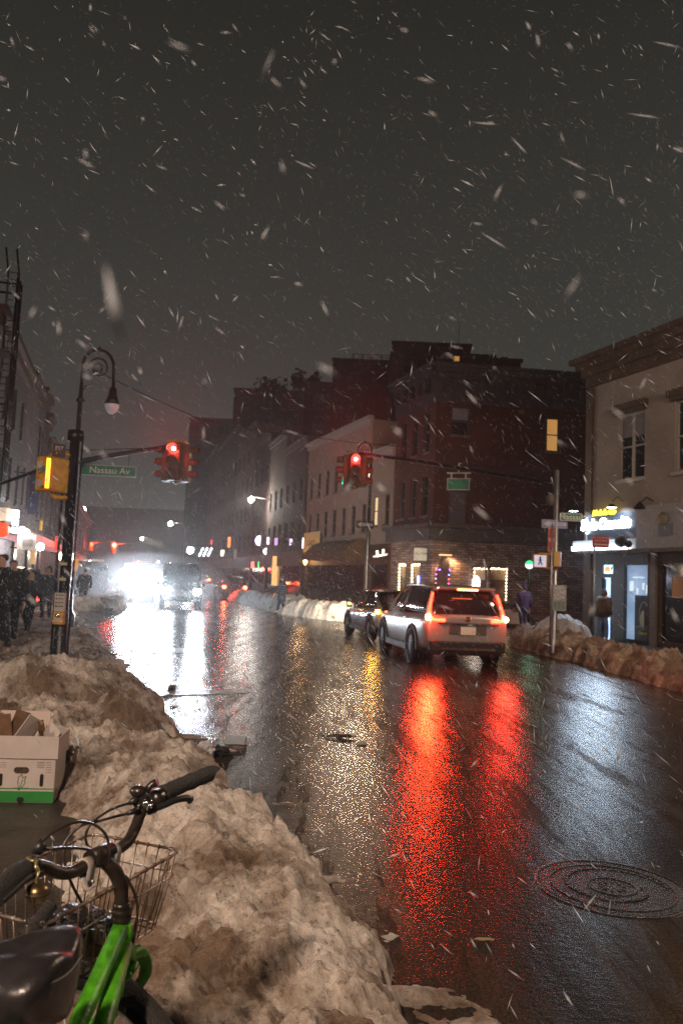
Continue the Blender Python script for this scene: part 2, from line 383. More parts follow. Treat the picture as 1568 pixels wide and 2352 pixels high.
poly_bank('snow_bank', [(7.3, 5), (6.2, 12), (5.75, 17), (5.1, 22.5), (5.2, 25.5), (6.8, 27.6)][::1], 1.5, .36, 5, M_snow_r, .05) if False else None
poly_bank('snow_bank', [(7.4, 27.2), (5.6, 25.6), (5.05, 23), (5.75, 17), (6.15, 12), (7.3, 5)], 1.5, .37, 5, M_snow_r, .05)
poly_bank('snow_bank', [(9, 35.6), (3.5, 34.6), (.9, 32.8), (-.4, 33.6), (-2.4, 36.8), (-6.0, 50), (-9.0, 62), (-16, 86), (-30, 136)][::-1], 1.8, .62, 9, M_snow_w, .12)
poly_bank('snow_bank', [(-40, 150), (-23, 90), (-14.3, 55), (-11, 41), (-9.2, 35), (-9.6, 33), (-13, 31.6)][::-1], 1.3, .4, 2, M_snow_l, .14)
pc = G(1290, 1467, .0); pc = P(1290, 1462, 23.6)
def pile_h(s, u, p):
    d = math.hypot((p.x-pc.x)/.98, (p.y-pc.y)/.8); b = .82*max(-.1, (1-d**2.6))
    return .1 + b + sstep(0, .2, b)*(.07*fbm((p.x*2.5, p.y*2.5, 9), 4, .7) + lumps(p, .06, 5, 2))
bank('snow_pile', [pc.y-1.1+.035*i for i in range(64)], [pc.x-1.3+.035*i for i in range(75)], lambda s, u: Vector((u, s, 0)), pile_h, M_snow_w)

# ------------------------------------------------------------------ facades
def facade(mb, fr, L, H, holes=(), z0=0.0, reveal=.14):
    xs = sorted({0, L} | {h[0] for h in holes} | {h[1] for h in holes}); zs = sorted({z0, H} | {h[2] for h in holes} | {h[3] for h in holes})
    inh = lambda x, z: any(h[0] < x < h[1] and h[2] < z < h[3] for h in holes)
    for i in range(len(xs)-1):
        for j in range(len(zs)-1):
            if not inh((xs[i]+xs[i+1])/2, (zs[j]+zs[j+1])/2):
                mb.add([fr.p(xs[i], 0, zs[j]), fr.p(xs[i+1], 0, zs[j]), fr.p(xs[i+1], 0, zs[j+1]), fr.p(xs[i], 0, zs[j+1])], [(0, 1, 2, 3)])
    for a, b, c, d in holes:
        for (x0, zz0, x1, zz1) in ((a, c, b, c), (b, c, b, d), (b, d, a, d), (a, d, a, c)):
            mb.add([fr.p(x0, 0, zz0), fr.p(x1, 0, zz1), fr.p(x1, reveal, zz1), fr.p(x0, reveal, zz0)], [(0, 1, 2, 3)])
M_frame_d = mat('dark_window_frame', (.035, .032, .03), .5)
M_frame_w = mat('pale_window_frame', (.32, .3, .28), .5)
def window(root, fr, h, fm=None, pm=None, sill=True, reveal=.14, shade=None, mullion=1, split=False):
    a, b, c, d = h; fm = fm or M_frame_d; t = .06
    f = MB(); fbox(f, fr, a, a+t, reveal-.06, reveal, c, d); fbox(f, fr, b-t, b, reveal-.06, reveal, c, d)
    fbox(f, fr, a+t, b-t, reveal-.06, reveal, c, c+t); fbox(f, fr, a+t, b-t, reveal-.06, reveal, d-t, d)
    fbox(f, fr, a+t, b-t, reveal-.055, reveal-.005, (c+d)/2-.025, (c+d)/2+.025)
    if split: fbox(f, fr, (a+b)/2-.05, (a+b)/2+.05, reveal-.057, reveal-.003, c+t, d-t)
    w = f.build('window', fm, root)
    p = MB(); p.add([fr.p(a, reveal-.01, c), fr.p(b, reveal-.01, c), fr.p(b, reveal-.01, d), fr.p(a, reveal-.01, d)], [(0, 1, 2, 3)])
    p.build('pane', pm or M_glass, w)
    if shade:
        k = MB(); fbox(k, fr, a+t, b-t, reveal-.035, reveal-.02, d-(d-c)*shade[0], d-t); k.build('shade', shade[1], w)
    if sill:
        k = MB(); fbox(k, fr, a-.08, b+.08, -.07, .02, c-.1, c-.003); k.build('sill', M_frame_w if fm is M_frame_w else M_stone, w)
    return w
M_stone = mat('soot_stone', (.13, .11, .10), .8, var=.4, bump=.3)
M_roof = mat('dark_roofing', (.02, .019, .02), .9, var=.3)
def shell(mb, fr, L, D, H, z0=0):
    """side and back walls, roof"""
    q = [fr.p(0, 0, 0), fr.p(0, D, 0), fr.p(L, D, 0), fr.p(L, 0, 0)]
    for a, b in ((q[0], q[1]), (q[1], q[2]), (q[2], q[3])):
        mb.add([a + Vector((0, 0, z0)), b + Vector((0, 0, z0)), b + Vector((0, 0, H)), a + Vector((0, 0, H))], [(0, 1, 2, 3)])
    mb.add([p + Vector((0, 0, H-.25)) for p in q], [(0, 1, 2, 3)])
def cornice(mb, fr, L, z, prof, over=.0):
    """prof: list of (out, dz0, dz1) bands"""
    for o, a, b in prof: fbox(mb, fr, -over*o, L+over*o, -o, .05, z+a, z+b)

# ---- near right corner building (tan stucco, shops below)
M_tan = mat('tan_stucco', (.28, .235, .215), .85, var=.22, vscale=.8, bump=.25, bscale=18)
M_brown = mat('brown_cornice_paint', (.075, .045, .03), .6, var=.35, vscale=3)
frB = Frame((8.36, 27.0, 0), math.atan2(-.9367, .3501))
LB, HB = 14.0, 9.0
bB = thing('corner_shop_building', (8.36, 27, 0), 'two-storey tan stucco corner building with brown cornice above two shopfronts', 'building')
win_B = []
for x0, x1, zt, zb in ((1420, 1480, 948, 1100), (1549, 1640, 925, 1085)):
    a, t_ = frB.hit(x0, zt); b_, t2 = frB.hit(x1, (zt)); _, z_ = frB.hit((x0+x1)/2, zb); _, zt_ = frB.hit((x0+x1)/2, zt)
    win_B.append((a, b_, z_, zt_))
w0 = win_B[0]; pitch = win_B[1][0]-w0[0]
win_B = [(w0[0]+pitch*i, w0[1]+pitch*i, w0[2], w0[3]) for i in range(4)]
mb = MB(); facade(mb, frB, LB, HB, win_B, z0=3.35); shell(mb, frB, LB, 9, HB); mb.build('wall', M_tan, bB)
mb = MB(); cornice(mb, frB, LB, HB, [(.12, -.35, 0), (.25, 0, .25), (.42, .25, .45), (.62, .45, .62)], .6)
mb.build('cornice', M_brown, bB)
mb = MB(); fbox(mb, frB, -.05, .28, -.09, -.001, .1, HB-.4); mb.build('corner_pilaster', M_brown, bB)
for i, h in enumerate(win_B):
    w = window(bB, frB, h, M_frame_w, split=True, shade=(.35, mat('window_blind', (.16, .15, .16), .7)) if i == 0 else None)
    k = MB(); fbox(k, frB, h[0]-.15, h[1]+.15, -.22, -.001, h[3]+.12, h[3]+.32); fbox(k, frB, h[0]-.1, h[1]+.1, -.14, -.001, h[3]+.001, h[3]+.118); k.build('lintel', M_brown, bB)
LA = 2.75
# shop 1 : lit sign box
M_shopdark = mat('black_shopfront', (.02, .02, .022), .3, var=.2)
M_shopglow = mat('shop_interior_light', (.5, .55, .6), .5, emis=(.42, .62, 1.0), estr=1.8, var=.4, vscale=1.5)
_, zs0 = frB.hit(1400, 1264); _, zs1 = frB.hit(1450, 1172)
mb = MB(); fbox(mb, frB, -.35, LA, -.30, .02, zs0, 3.36); fbox(mb, frB, .1, LA, -.12, .02, 3.36, 4.15); mb.build('sign_fascia', M_white, bB)
shop = thing('shop_sign', frB.p(0, -.15, 3.3), 'glowing white script shop sign with small yellow words above the black door', 'shop sign')
mb = MB(); fbox(mb, frB, .25, LA-.05, -.19, -.13, 3.30, 4.2); mb.build('back_board', mat('blue_black_board', (.02, .035, .06), .35), shop)
G_white = glow('white_sign_letters', (.80, .90, 1.0), 9.0); G_yel = glow('yellow_sign_letters', (1.0, .80, .05), 3.2)
a, z_ = frB.hit(1345, 1208); b_, _ = frB.hit(1462, 1202)
text(frB, (a+b_)/2, -.24, z_-.02, .50, 'Style Cannabis', G_white, shop, ext=.03, shear=.25, sx=(b_-a)/3.05, offset=.012)
a, z_ = frB.hit(1375, 1184); b_, _ = frB.hit(1412, 1181)
text(frB, (a+b_)/2+.12, -.24, z_+.05, .26, 'Nobda Go', G_yel, shop, ext=.02, shear=.25, offset=.008)
for px in (1347, 1436):
    a, z_ = frB.hit(px, 1178 if px == 1347 else 1170)
    g_ = MB(); g_.tube([frB.p(a, -.1, z_+.25), frB.p(a, -.35, z_+.38), frB.p(a, -.55, z_+.2)], .015); arm = g_.build('lamp_arm', M_dark, shop)
    g_ = MB(); g_.lathe([(.03, .12), (.07, .1), (.17, 0)], frB.p(a, -.55, z_+.02)); g_.build('lamp_shade', M_dark, arm)
    g_ = MB(); g_.lathe([(.001, 0), (.15, 0.001)], frB.p(a, -.55, z_+.015)); g_.build('lamp_lens', glow('cool_lamp', (.85, .93, 1), 14), arm)
    light('shop_lamp', 'SPOT', frB.p(a, -.55, z_-.02), (.62, .80, 1), 110, shop, .12, look(frB.y*.8 + Vector((0, 0, -1))), 130, .8)
mb = MB(); a0, _ = frB.hit(1335, 1240); a1, _ = frB.hit(1465, 1240); fbox(mb, frB, a0, a1, -.42, -.301, 3.02, 3.17); mb.build('light_strip', glow('cool_strip', (.78, .9, 1.0), 6.0), shop)
light('strip_light', 'AREA', frB.p(1.2, -.6, 3.0), (.6, .78, 1.0), 90, shop, 1.2, look(frB.y*-.8 + Vector((0, 0, -.9))))
# awning light panels at the corner
mb = MB(); fbox(mb, frB, -.33, .35, -.33, -.302, zs0+.03, 3.3); mb.build('side_panel', glow('pale_panel', (.7, .82, .95), .55), shop)
# shop front 1
door = MB(); a, _ = frB.hit(1385, 1400); b_, _ = frB.hit(1400, 1400)
holes1 = []
dx0, dx1 = frB.hit(1381, 1350)[0], frB.hit(1401, 1350)[0]
wx0, wx1 = frB.hit(1432, 1350)[0], frB.hit(1490, 1350)[0]
holes1 = [(dx0, dx1, .12, 2.15), (wx0, wx1, .25, 2.55), (dx0+.03, dx1+.1, 2.25, 2.6)]
mb = MB(); facade(mb, frB, LA+.15, zs0, holes1, z0=.1); mb.build('shopfront', M_shopdark, bB)
mb = MB(); fbox(mb, frB, dx0, dx1, .12, .14, .12, 2.15); dr = mb.build('door', M_shopglow, bB)
mb = MB(); fbox(mb, frB, dx0+.02, dx0+.07, .06, .118, .2, 2.1); fbox(mb, frB, dx1-.05, dx1-.005, .06, .118, .2, 2.1); mb.build('door_frame', M_shopdark, dr)
mb = MB(); fbox(mb, frB, wx0, wx1, .12, .14, .25, 2.55); wi = mb.build('shop_window', mat('shop_window_glow', (.5, .55, .6), .3, emis=(.30, .50, .80), estr=.5, var=.6, vscale=1.1), bB)
mb = MB(); xm = wx0+(wx1-wx0)*.36; fbox(mb, frB, xm, wx1, .08, .118, .25, 1.62); ps = mb.build('poster', mat('dark_poster', (.05, .06, .07), .4), wi)
mb = MB()
for k in range(28):
    a_ = 2*math.pi*k/28; a2 = 2*math.pi*(k+1)/28; cx = (xm+wx1)/2+.05
    mb.tube([frB.p(cx+.2*math.cos(a_), .075, 1.0+.42*math.sin(a_)), frB.p(cx+.2*math.cos(a2), .075, 1.0+.42*math.sin(a2))], .012, 5)
mb.ball(frB.p((xm+wx1)/2+.05, .075, .9), .12, sc=(1, .1, 2.2)); mb.build('emblem', mat('poster_ink', (.35, .4, .38), .5), ps)
text(frB, (xm+wx1)/2+.05, .07, .47, .12, 'Cannabis', mat('poster_yellow', (.55, .5, .02), .5), ps, name='poster_lettering')
mb = MB()
for k, (xx, zz, w_, h_) in enumerate([(.1, 1.85, .16, .3), (.32, 1.75, .06, .18), (.5, 1.9, .1, .2), (.62, 1.78, .08, .26), (.2, 2.25, .5, .04)]):
    fbox(mb, frB, wx0+xx*(wx1-wx0)/.8, wx0+xx*(wx1-wx0)/.8+w_, .095, .118, zz-.1, zz-.1+h_)
mb.build('display_goods', glow('bright_goods', (.75, .9, 1), .75), wi)
mb = MB(); fbox(mb, frB, dx0+.06, dx1, .03, .1, 2.28, 2.56); nb = mb.build('neon_panel', glow('cyan_panel', (.5, .95, 1.0), 2.2), bB)
mb = MB(); fbox(mb, frB, dx0+.13, dx1-.07, .0, .028, 2.34, 2.50); mb.build('neon_motif', glow('orange_motif', (1, .28, .08), 1.6), nb)
# shop front 2
holes2 = [(.5+i*1.35, 1.6+i*1.35, .3, 2.6) for i in range(6)]
fr2 = Frame(frB.p(LA+.15, 0, 0), frB.a)
mb = MB(); facade(mb, fr2, LB-LA-.15, zs0, holes2, z0=.1); mb.build('shopfront', M_brown, bB)
mb = MB(); fbox(mb, frB, LA+.02, LB, -.34, .02, zs0, 4.32); mb.build('sign_fascia', mat('grey_sign_board', (.3, .28, .3), .6, var=.15), bB)
mb = MB(); fbox(mb, frB, -.1, LB, -.40, -.02, zs0-.12, zs0-.003); mb.build('fascia_ledge', M_stone, bB)
mb = MB(); 
for i in range(8): fbox(mb, fr2, .2+i*1.35, .42+i*1.35, -.09, -.001, .1, zs0-.125)
mb.build('pier', mat('grey_brown_pier', (.16, .13, .11), .7, var=.2), bB)
for i, h in enumerate(holes2):
    mb = MB(); fbox(mb, fr2, h[0], h[1], .12, .135, h[2], h[3]); mb.build('shop_window', M_glass, bB)
mb = MB(); k = fr2.p(.95, .1, 1.9); fbox(mb, fr2, .95, 1.45, .06, .1, 1.6, 2.2); mb.build('hanging_notice', mat('amber_notice', (.3, .13, .05), .6, emis=(1, .4, .12), estr=.05), bB)
# gooseneck fixtures on the second fascia
for px, py in ((1517, 1168),):
    a, z_ = frB.hit(px, py); g_ = MB(); g_.tube([frB.p(a, -.3, z_+.2), frB.p(a, -.55, z_+.3), frB.p(a, -.8, z_+.1)], .02); o = g_.build('sign_lamp', M_dark, bB)
    g_ = MB(); g_.lathe([(.02, .16), (.06, .12), (.19, -.06)], frB.p(a, -.8, z_)); g_.build('lamp_shade', M_dark, o)
a, z_ = frB.hit(1545, 1193); g_ = MB(); g_.lathe([(.001, 0), (.2, .0), (.2, .03)], frB.p(a, -.36, z_), axis='Y', rot=frB.rot() @ Matrix.Rotation(R(90), 3, 'X')); g_.build('round_emblem', mat('dull_brass', (.2, .17, .1), .5), bB)
a, z_ = frB.hit(1550, 1212); g_ = MB(); fbox(g_, frB, a-.28, a+.25, -.37, -.341, z_-.25, z_+.1); g_.build('blue_plate', mat('slate_blue_plate', (.1, .12, .16), .5), bB)
# dark round fixtures at end of fascia
g_ = MB()
for px, py, r_ in ((1455, 1245, .2), (1472, 1252, .12), (1450, 1235, .1)):
    a, z_ = frB.hit(px, py); g_.ball(frB.p(a, -.5, z_), r_, 10)
g_.build('wreath', mat('dark_foliage', (.02, .02, .018), .9, bump=.8, bscale=20), bB)

# ---- brick corner building with stone-clad bar
CX = Vector((4.6, 40, 0))
M_brick = brick_mat('red_brick', (.085, .018, .012), (.055, .013, .009), (.07, .03, .025))
M_stonecl = brick_mat('stacked_stone_cladding', (.46, .33, .30), (.15, .11, .10), (.06, .045, .045), 1, .42, .13, .3)
frF = Frame(CX, R(6.4)); L_F = 17.0; HK = 12.6
ll = 4.85; frL = Frame(CX + Vector((-.3501, .9367, 0))*ll, math.atan2(-.9367, .3501))
bK = thing('brick_corner_building', CX, 'three-storey red brick corner building with dark cornice and stone-clad bar below', 'building')
def fhole(fr, x0, x1, y0, y1):
    a, z1 = fr.hit(x0, y0); b, _ = fr.hit(x1, y0); _, z0 = fr.hit((x0+x1)/2, y1); _, z1 = fr.hit((x0+x1)/2, y0); return (a, b, z0, z1)
hF = [fhole(frF, 1037, 1078, 935, 1000), fhole(frF, 1030, 1080, 1128, 1215), fhole(frF, 1255, 1284, 960, 1037)]
hF[1] = (hF[0][0], hF[0][1], hF[1][2], hF[1][3])
hF += [(hF[0][0]+8.2, hF[0][1]+8.2, h[2], h[3]) for h in hF[:2]]
hFg = [fhole(frF, 1088, 1120, 1303, 1385), fhole(frF, 1126, 1166, 1303, 1385), fhole(frF, 1000, 1034, 1305, 1385)]
def lcol(x0, x1): return fhole(frL, x0, x1, 941, 1040)
hL = []
for i in range(3):
    for (z0, z1) in ((8.5, 10.6), (5.2, 7.3)): hL.append((.75+i*1.4, 1.4+i*1.4, z0, z1))
hLg = [(.9, 1.9, .9, 2.75), (2.5, 3.6, .9, 2.75)]
mb = MB(); facade(mb, frF, L_F, HK, hF, z0=4.0); facade(mb, frL, ll, HK, hL, z0=4.0)
q = [frF.p(0, 0, HK-.3), frF.p(L_F, 0, HK-.3), frF.p(L_F-3, 14, HK-.3), frL.p(0, 0, HK-.3)]; mb.add(q, [(0, 1, 2, 3)])
mb.add([frF.p(L_F, 0, 0), frF.p(L_F-3, 14, 0), frF.p(L_F-3, 14, HK), frF.p(L_F, 0, HK)], [(0, 1, 2, 3)])
mb.add([frL.p(0, 0, 0), frF.p(L_F-3, 14, 0), frF.p(L_F-3, 14, HK), frL.p(0, 0, HK)], [(0, 1, 2, 3)])
mb.build('wall', M_brick, bK)
mb = MB(); facade(mb, frF, L_F, 4.0, hFg, reveal=.25); facade(mb, frL, ll, 4.0, hLg, reveal=.25); mb.build('stone_ground_floor', M_stonecl, bK)
M_navy = mat('dark_slate_cornice', (.035, .035, .048), .6, var=.35, vscale=2)
mb = MB()
for fr_, l_ in ((frF, L_F), (frL, ll)):
    cornice(mb, fr_, l_, HK, [(.07, -1.6, -.35), (.22, -.35, -.1), (.42, -.1, .15), (.6, .15, .32)], .5)
    n_ = int(l_/.9)
    for i in range(n_): fbox(mb, fr_, .3+i*.9, .55+i*.9, -.36, -.071, HK-1.0, HK-.352)
mb.build('cornice', M_navy, bK)
mb = MB()
for fr_, l_ in ((frF, L_F), (frL, ll)): fbox(mb, fr_, -.25, l_+.25, -.30, -.003, 3.95, 4.55); fbox(mb, fr_, -.4, l_+.4, -.5, -.003, 4.553, 4.75)
mb.build('belt_course', mat('grey_belt_course', (.07, .065, .07), .7, var=.3), bK)
M_shade = mat('window_roller_shade', (.16, .16, .2), .8)
G_amber = glow('amber_window_light', (1.0, .50, .14), .42)
for i, h in enumerate(hF):
    window(bK, frF, h, pm=G_amber if i == 2 else None, shade=(.45, M_shade) if i == 0 else ((.9, mat('blueish_curtain', (.07, .07, .09), .8)) if i == 1 else None))
for h in hL: window(bK, frL, h)
# fairy-light windows
M_fairy = glow('warm_fairy_bulb', (1.0, .72, .36), 16); M_blue = glow('blue_fairy_bulb', (.12, .2, 1.0), 14); M_mag = glow('magenta_fairy_bulb', (1.0, .1, .7), 9); M_redb = glow('red_fairy_bulb', (1, .12, .08), 7)
M_warmroom = mat('bar_interior', (.1, .06, .05), .6, emis=(1, .4, .2), estr=.022, var=.6, vscale=2)
def fairy(root, fr, h, mats, sides, step=.13, r=.03):
    a, b, c, d = h; P_ = []
    if 't' in sides: P_ += [(a+.05+(b-a-.1)*k/max(1, int((b-a)/step)), d-.06+rnd.uniform(-.03, .03)) for k in range(int((b-a)/step)+1)]
    if 'l' in sides: P_ += [(a+.05, z) for z in [d-.1-step*k*1.3 for k in range(int((d-c)/step/1.3))]]
    if 'r' in sides: P_ += [(b-.05, z) for z in [d-.1-step*k*1.3 for k in range(int((d-c)/step/1.3))]]
    if 'b' in sides: P_ += [(a+.05+(b-a-.1)*k/6, c+.08+rnd.uniform(0, .05)) for k in range(7)]
    for mi, m in enumerate(mats):
        mb = MB()
        for k, (x, z) in enumerate(P_):
            if k % len(mats) == mi: mb.ball(fr.p(x, .08, z), r, 6)
        kk = [q for i_, q in enumerate(P_) if i_ % len(mats) == mi]
        for (xa, za), (xb, zb_) in zip(kk, kk[1:]):
            if math.hypot(xa-xb, za-zb_) < .55: mb.tube([fr.p(xa, .08, za), fr.p(xb, .08, zb_)], .0015, 4)
        mb.build('string_lights', m, root)
for i, h in enumerate(hFg[:2]): w = window(bK, frF, h, pm=M_warmroom, sill=True, reveal=.25, shade=(.35, mat('pale_valance', (.3, .22, .17), .8))); fairy(w, frF, h, [M_fairy], 'tr' if i else 'tl')
w = window(bK, frF, hFg[2], pm=M_warmroom, sill=False, reveal=.25); fairy(w, frF, hFg[2], [M_mag, M_blue, M_redb], 'tlr', .17)
w = window(bK, frL, hLg[0], pm=M_warmroom, reveal=.25, shade=(.4, mat('pale_valance', (.3, .22, .17), .8))); fairy(w, frL, hLg[0], [M_fairy], 'tlb', .13, .04)
w = window(bK, frL, hLg[1], pm=M_warmroom, reveal=.25, shade=(.4, mat('pale_valance', (.3, .22, .17), .8))); fairy(w, frL, hLg[1], [M_fairy], 'tlb', .13, .04)
mb = MB(); mb.tube([frL.p(3.55, -.05, 2.1), frL.p(3.55, -.05, 1.75)], .05); mb.build('neon_tube', glow('blue_neon', (.15, .25, 1.0), 14), w)
# lit white lantern in the bar window, plates and wall lamps
a, z_ = frF.hit(1092, 1340); mb = MB(); mb.lathe([(.12, -.25), (.2, -.2), (.2, .1), (.1, .3), (.02, .33)], frF.p(a, -.05, z_+.05)); lt = mb.build('window_lantern', glow('white_lantern', (1, .93, .85), 4), bK)
light('lantern_light', 'POINT', frF.p(a, -.5, z_), (1, .9, .8), 12, bK, .15)
bs = thing('bar_sign', frL.p(4.4, -.1, 3.3), 'small square white plate sign on the stone-clad bar wall', 'sign')
fs_ = Frame(frF.p(-.35, -.5, 0), R(0)); a, z_ = fs_.hit(965, 1273)
mb = MB(); fbox(mb, fs_, a-.32, a+.32, 0, .04, z_-.31, z_+.31); mb.build('plate', M_white, bs)
text(fs_, a, -.006, z_+.03, .17, 'BULL MAN', mat('sign_ink', (.03, .03, .03), .6), bs); mb = MB(); mb.tube([fs_.p(a+.3, .02, z_+.2), fs_.p(a+.6, .5, z_+.2)], .02); mb.build('bracket', M_dark, bs)
wl = None
a, z_ = frF.hit(1018, 1290)
mb = MB(); fbox(mb, frF, a-.25, a+.35, -.3, -.001, z_+.3, z_+.36); mb.build('door_lamp', glow('warm_door_lamp', (1, .6, .3), 1.5), bK)
light('door_light', 'SPOT', frF.p(a+.3, -.35, z_+.25), (1, .5, .22), 160, bK, .08, look((0, .3, -1)), 140)
mb = MB(); fbox(mb, frF, a-.12, a+.28, -.08, -.001, z_-.45, z_+.25); mb.build('menu_board', M_shopdark, bK)
a, z_ = frL.hit(943, 1264) if False else (4.0, 3.1)
for k, (px, py) in enumerate(((866, 1265), (880, 1262))):
    q_ = P(px, py, 43.5); mb = MB(); mb.tube([q_, q_ - Vector((0, 0, .35))], .06); mb.build('wall_lamp', glow('warm_tube', (1, .8, .6), 5), bK)
q_ = P(873, 1276, 43.3); mb = MB(); mb.box(q_, (.8, .1, .1), (0, R(-12), 0)); mb.build('lamp_bracket', M_white, bK)
light('wall_light', 'POINT', P(873, 1268, 43), (1, .8, .6), 18, bK, .1)

# ---- cream clapboard houses beyond
M_clap = mat('cream_clapboard', (.26, .19, .16), .75, var=.15, vscale=1.5)
n = M_clap.node_tree.nodes; l = M_clap.node_tree.links
wv = n.new('ShaderNodeTexWave'); wv.bands_direction = 'Z'; wv.wave_profile = 'SAW'; wv.inputs['Scale'].default_value = 2.6
g_ = n.new('ShaderNodeNewGeometry'); bp = n.new('ShaderNodeBump'); bp.inputs['Distance'].default_value = .03; bp.inputs['Strength'].default_value = 1
l.new(g_.outputs['Position'], wv.inputs[0]); l.new(wv.outputs[0], bp.inputs['Height']); l.new(bp.outputs[0], n['Principled BSDF'].inputs['Normal'])
def onL(d): return CX + Vector((-.3501, .9367, 0))*d
def sidehouse(name, d0, d1, H, m, label, cols, rows, z_ground=3.9, gm=None, depth=9, pane=None, frame=M_frame_d, base=None, dirv=None):
    """a house whose street face spans distances d0..d1 along the far right pavement"""
    base = base or onL; p0 = base(d1); p1 = base(d0); dv = (p1-p0); L = dv.length
    fr = Frame(p0, math.atan2(dv.y, dv.x)); root = thing(name, p0, label, 'building')
    holes = []
    for zi in rows:
        for k in range(cols):
            w_ = L/cols; holes.append((w_*(k+.5)-min(.5, w_*.22), w_*(k+.5)+min(.5, w_*.22), zi, zi+1.75))
    mb = MB(); facade(mb, fr, L, H, holes, z0=z_ground); shell(mb, fr, L, depth, H); mb.build('wall', m, root)
    mb = MB(); facade(mb, fr, L, z_ground, [(.4, L-.4, .5, 2.7)], z0=0); mb.build('shopfront', gm or M_brown, root)
    mb = MB(); fbox(mb, fr, .4, L-.4, .12, .13, .5, 2.7); mb.build('shop_window', M_glass, root)
    mb = MB(); cornice(mb, fr, L, H, [(.15, -.3, 0), (.3, 0, .2)], .3); mb.build('cornice', M_stone if m is not M_clap else M_frame_w, root)
    for h in holes: window(root, fr, h, frame, pane(h) if pane else None)
    return root, fr, L
G_cream = glow('cream_window_light', (1.0, .72, .38), .75)
r1, f1, L1 = sidehouse('clapboard_house', 4.95, 8.3, 9.3, M_clap, 'low cream clapboard house with a lit window beside the brick corner', 2, (5.0,), pane=lambda h: G_cream if h[0] < 1.5 else None)
r2, f2, L2 = sidehouse('clapboard_house', 8.4, 20.6, 11.6, M_clap, 'taller cream clapboard house with narrow dark windows and ochre sign', 7, (4.7, 7.6), z_ground=4.2)
a, z1_ = f2.hit(705, 1225); b_, _ = f2.hit(740, 1225); _, z0_ = f2.hit(722, 1268)
os_ = thing('ochre_shop_sign', f2.p(a, -.1, z0_), 'flat ochre yellow sign board over the shop of the cream house', 'sign')
mb = MB(); fbox(mb, f2, a, b_, -.25, -.16, z0_, z1_); mb.build('board', mat('ochre_board', (.50, .36, .13), .6, emis=(1, .7, .3), estr=.10), os_)
text(f2, (a+b_)/2, -.26, (z0_+z1_)/2-.1, .55, 'GRD', mat('sign_ink', (.03, .03, .03), .6), os_, sx=1.6)
mb = MB(); fbox(mb, f2, a, b_, -.159, -.02, z0_+.1, z1_-.1); mb.build('bracket', M_dark, os_)
aw = thing('brown_awning', f2.p(b_, 0, 3.3), 'brown curved shop awning on the cream clapboard house', 'awning')
mb = MB(); x0_, x1_ = b_+.2, L2-.5
prof = [(-1.3, 3.0), (-1.25, 3.5), (-.9, 3.95), (-.45, 4.2), (-.003, 4.3)]
for i in range(4):
    (y0, z0), (y1, z1) = prof[i], prof[i+1]; mb.add([f2.p(x0_, y0, z0), f2.p(x1_, y0, z0), f2.p(x1_, y1, z1), f2.p(x0_, y1, z1)], [(0, 1, 2, 3)], True)
mb.build('canvas', mat('brown_canvas', (.10, .055, .025), .8), aw)
mb = MB(); mb.add([f2.p(x0_, y, z) for y, z in prof] + [f2.p(x0_, -.003, 3.0)], [(0, 1, 2, 3, 4, 5)]); mb.build('side_flap', MATS['brown_canvas'], aw); mb = MB(); mb.add([f2.p(x1_, y, z) for y, z in prof] + [f2.p(x1_, -.003, 3.0)], [(0, 1, 2, 3, 4, 5)]); mb.build('side_flap', MATS['brown_canvas'], aw)

# ---- farther right-hand row, dark facades
def onR(Y): return Vector((-.2756*Y + 13.8, Y, 0))
M_dbrick = brick_mat('sooty_brick', (.085, .045, .04), (.06, .035, .032), (.06, .05, .05))
M_dtan = mat('dusky_render', (.13, .10, .09), .85, var=.3, vscale=.7)
far_row = [(60.5, 68, 12.5, M_dbrick, 'dark brick house next beyond the cream clapboard house', 3), (68.1, 75.4, 14.2, M_dtan, 'dusky rendered house above the purple shop lights', 3),
           (75.5, 84, 15.5, M_dbrick, 'tall sooty brick house above the orange-lit shop window', 3), (84.1, 97, 18.2, M_dtan, 'broad dusky apartment house with a pale parapet', 4),
           (97.1, 118, 20.2, M_dbrick, 'tall dark brick block with tiny rooftop lamps', 6), (118.1, 150, 21, M_dbrick, 'long dark block where the right side of the street fades out', 7)]
for y0, y1, H, m, lb, c in far_row:
    sidehouse('row_house', y0, y1, H, m, lb, c, tuple(4.6+3.2*k for k in range(int((H-5)/3.2))), base=onR, depth=12)
# rooftop tower block behind the brick corner building
def tower(name, pxl, pxr, pytop, Y, D, m, label, extra=None, win=True):
    a = P(pxl, pytop, Y); b = P(pxr, pytop, Y); root = thing(name, (a.x, Y, 0), label, 'building'); H = max(a.z, b.z)*.5 + min(a.z, b.z)*.5
    mb = MB(); fr = Frame((a.x, Y, 0), 0); holes = []
    if win:
        nx = max(1, int((b.x-a.x)/3.2)); wz = H-2.6
        for k in range(nx): 
            for j in range(3): holes.append(((b.x-a.x)*(k+.3)/nx, (b.x-a.x)*(k+.3)/nx+1.1, wz-3*j, wz-3*j+1.5))
    facade(mb, fr, b.x-a.x, H, holes); shell(mb, fr, b.x-a.x, D, H); mb.build('wall', m, root)
    for h in holes: window(root, fr, h)
    mb = MB(); cornice(mb, fr, b.x-a.x, H, [(.12, -.2, .12)], 1); mb.build('parapet', m, root)
    return root, fr, H
M_dk = mat('near_black_masonry', (.04, .03, .027), .9, var=.4, vscale=1)
t1, ft1, Ht1 = tower('apartment_tower', 765, 900, 828, 72, 12, M_dk, 'dark apartment tower with a roof railing behind the brick corner building')
t2, ft2, Ht2 = tower('apartment_tower', 902, 1080, 790, 66, 12, M_dk, 'tallest dark tower block with stepped roof behind the brick corner building')
t3, ft3, Ht3 = tower('apartment_tower', 1081, 1196, 826, 62, 10, M_dk, 'dark block with one small amber window behind the brick corner building')
mb = MB()
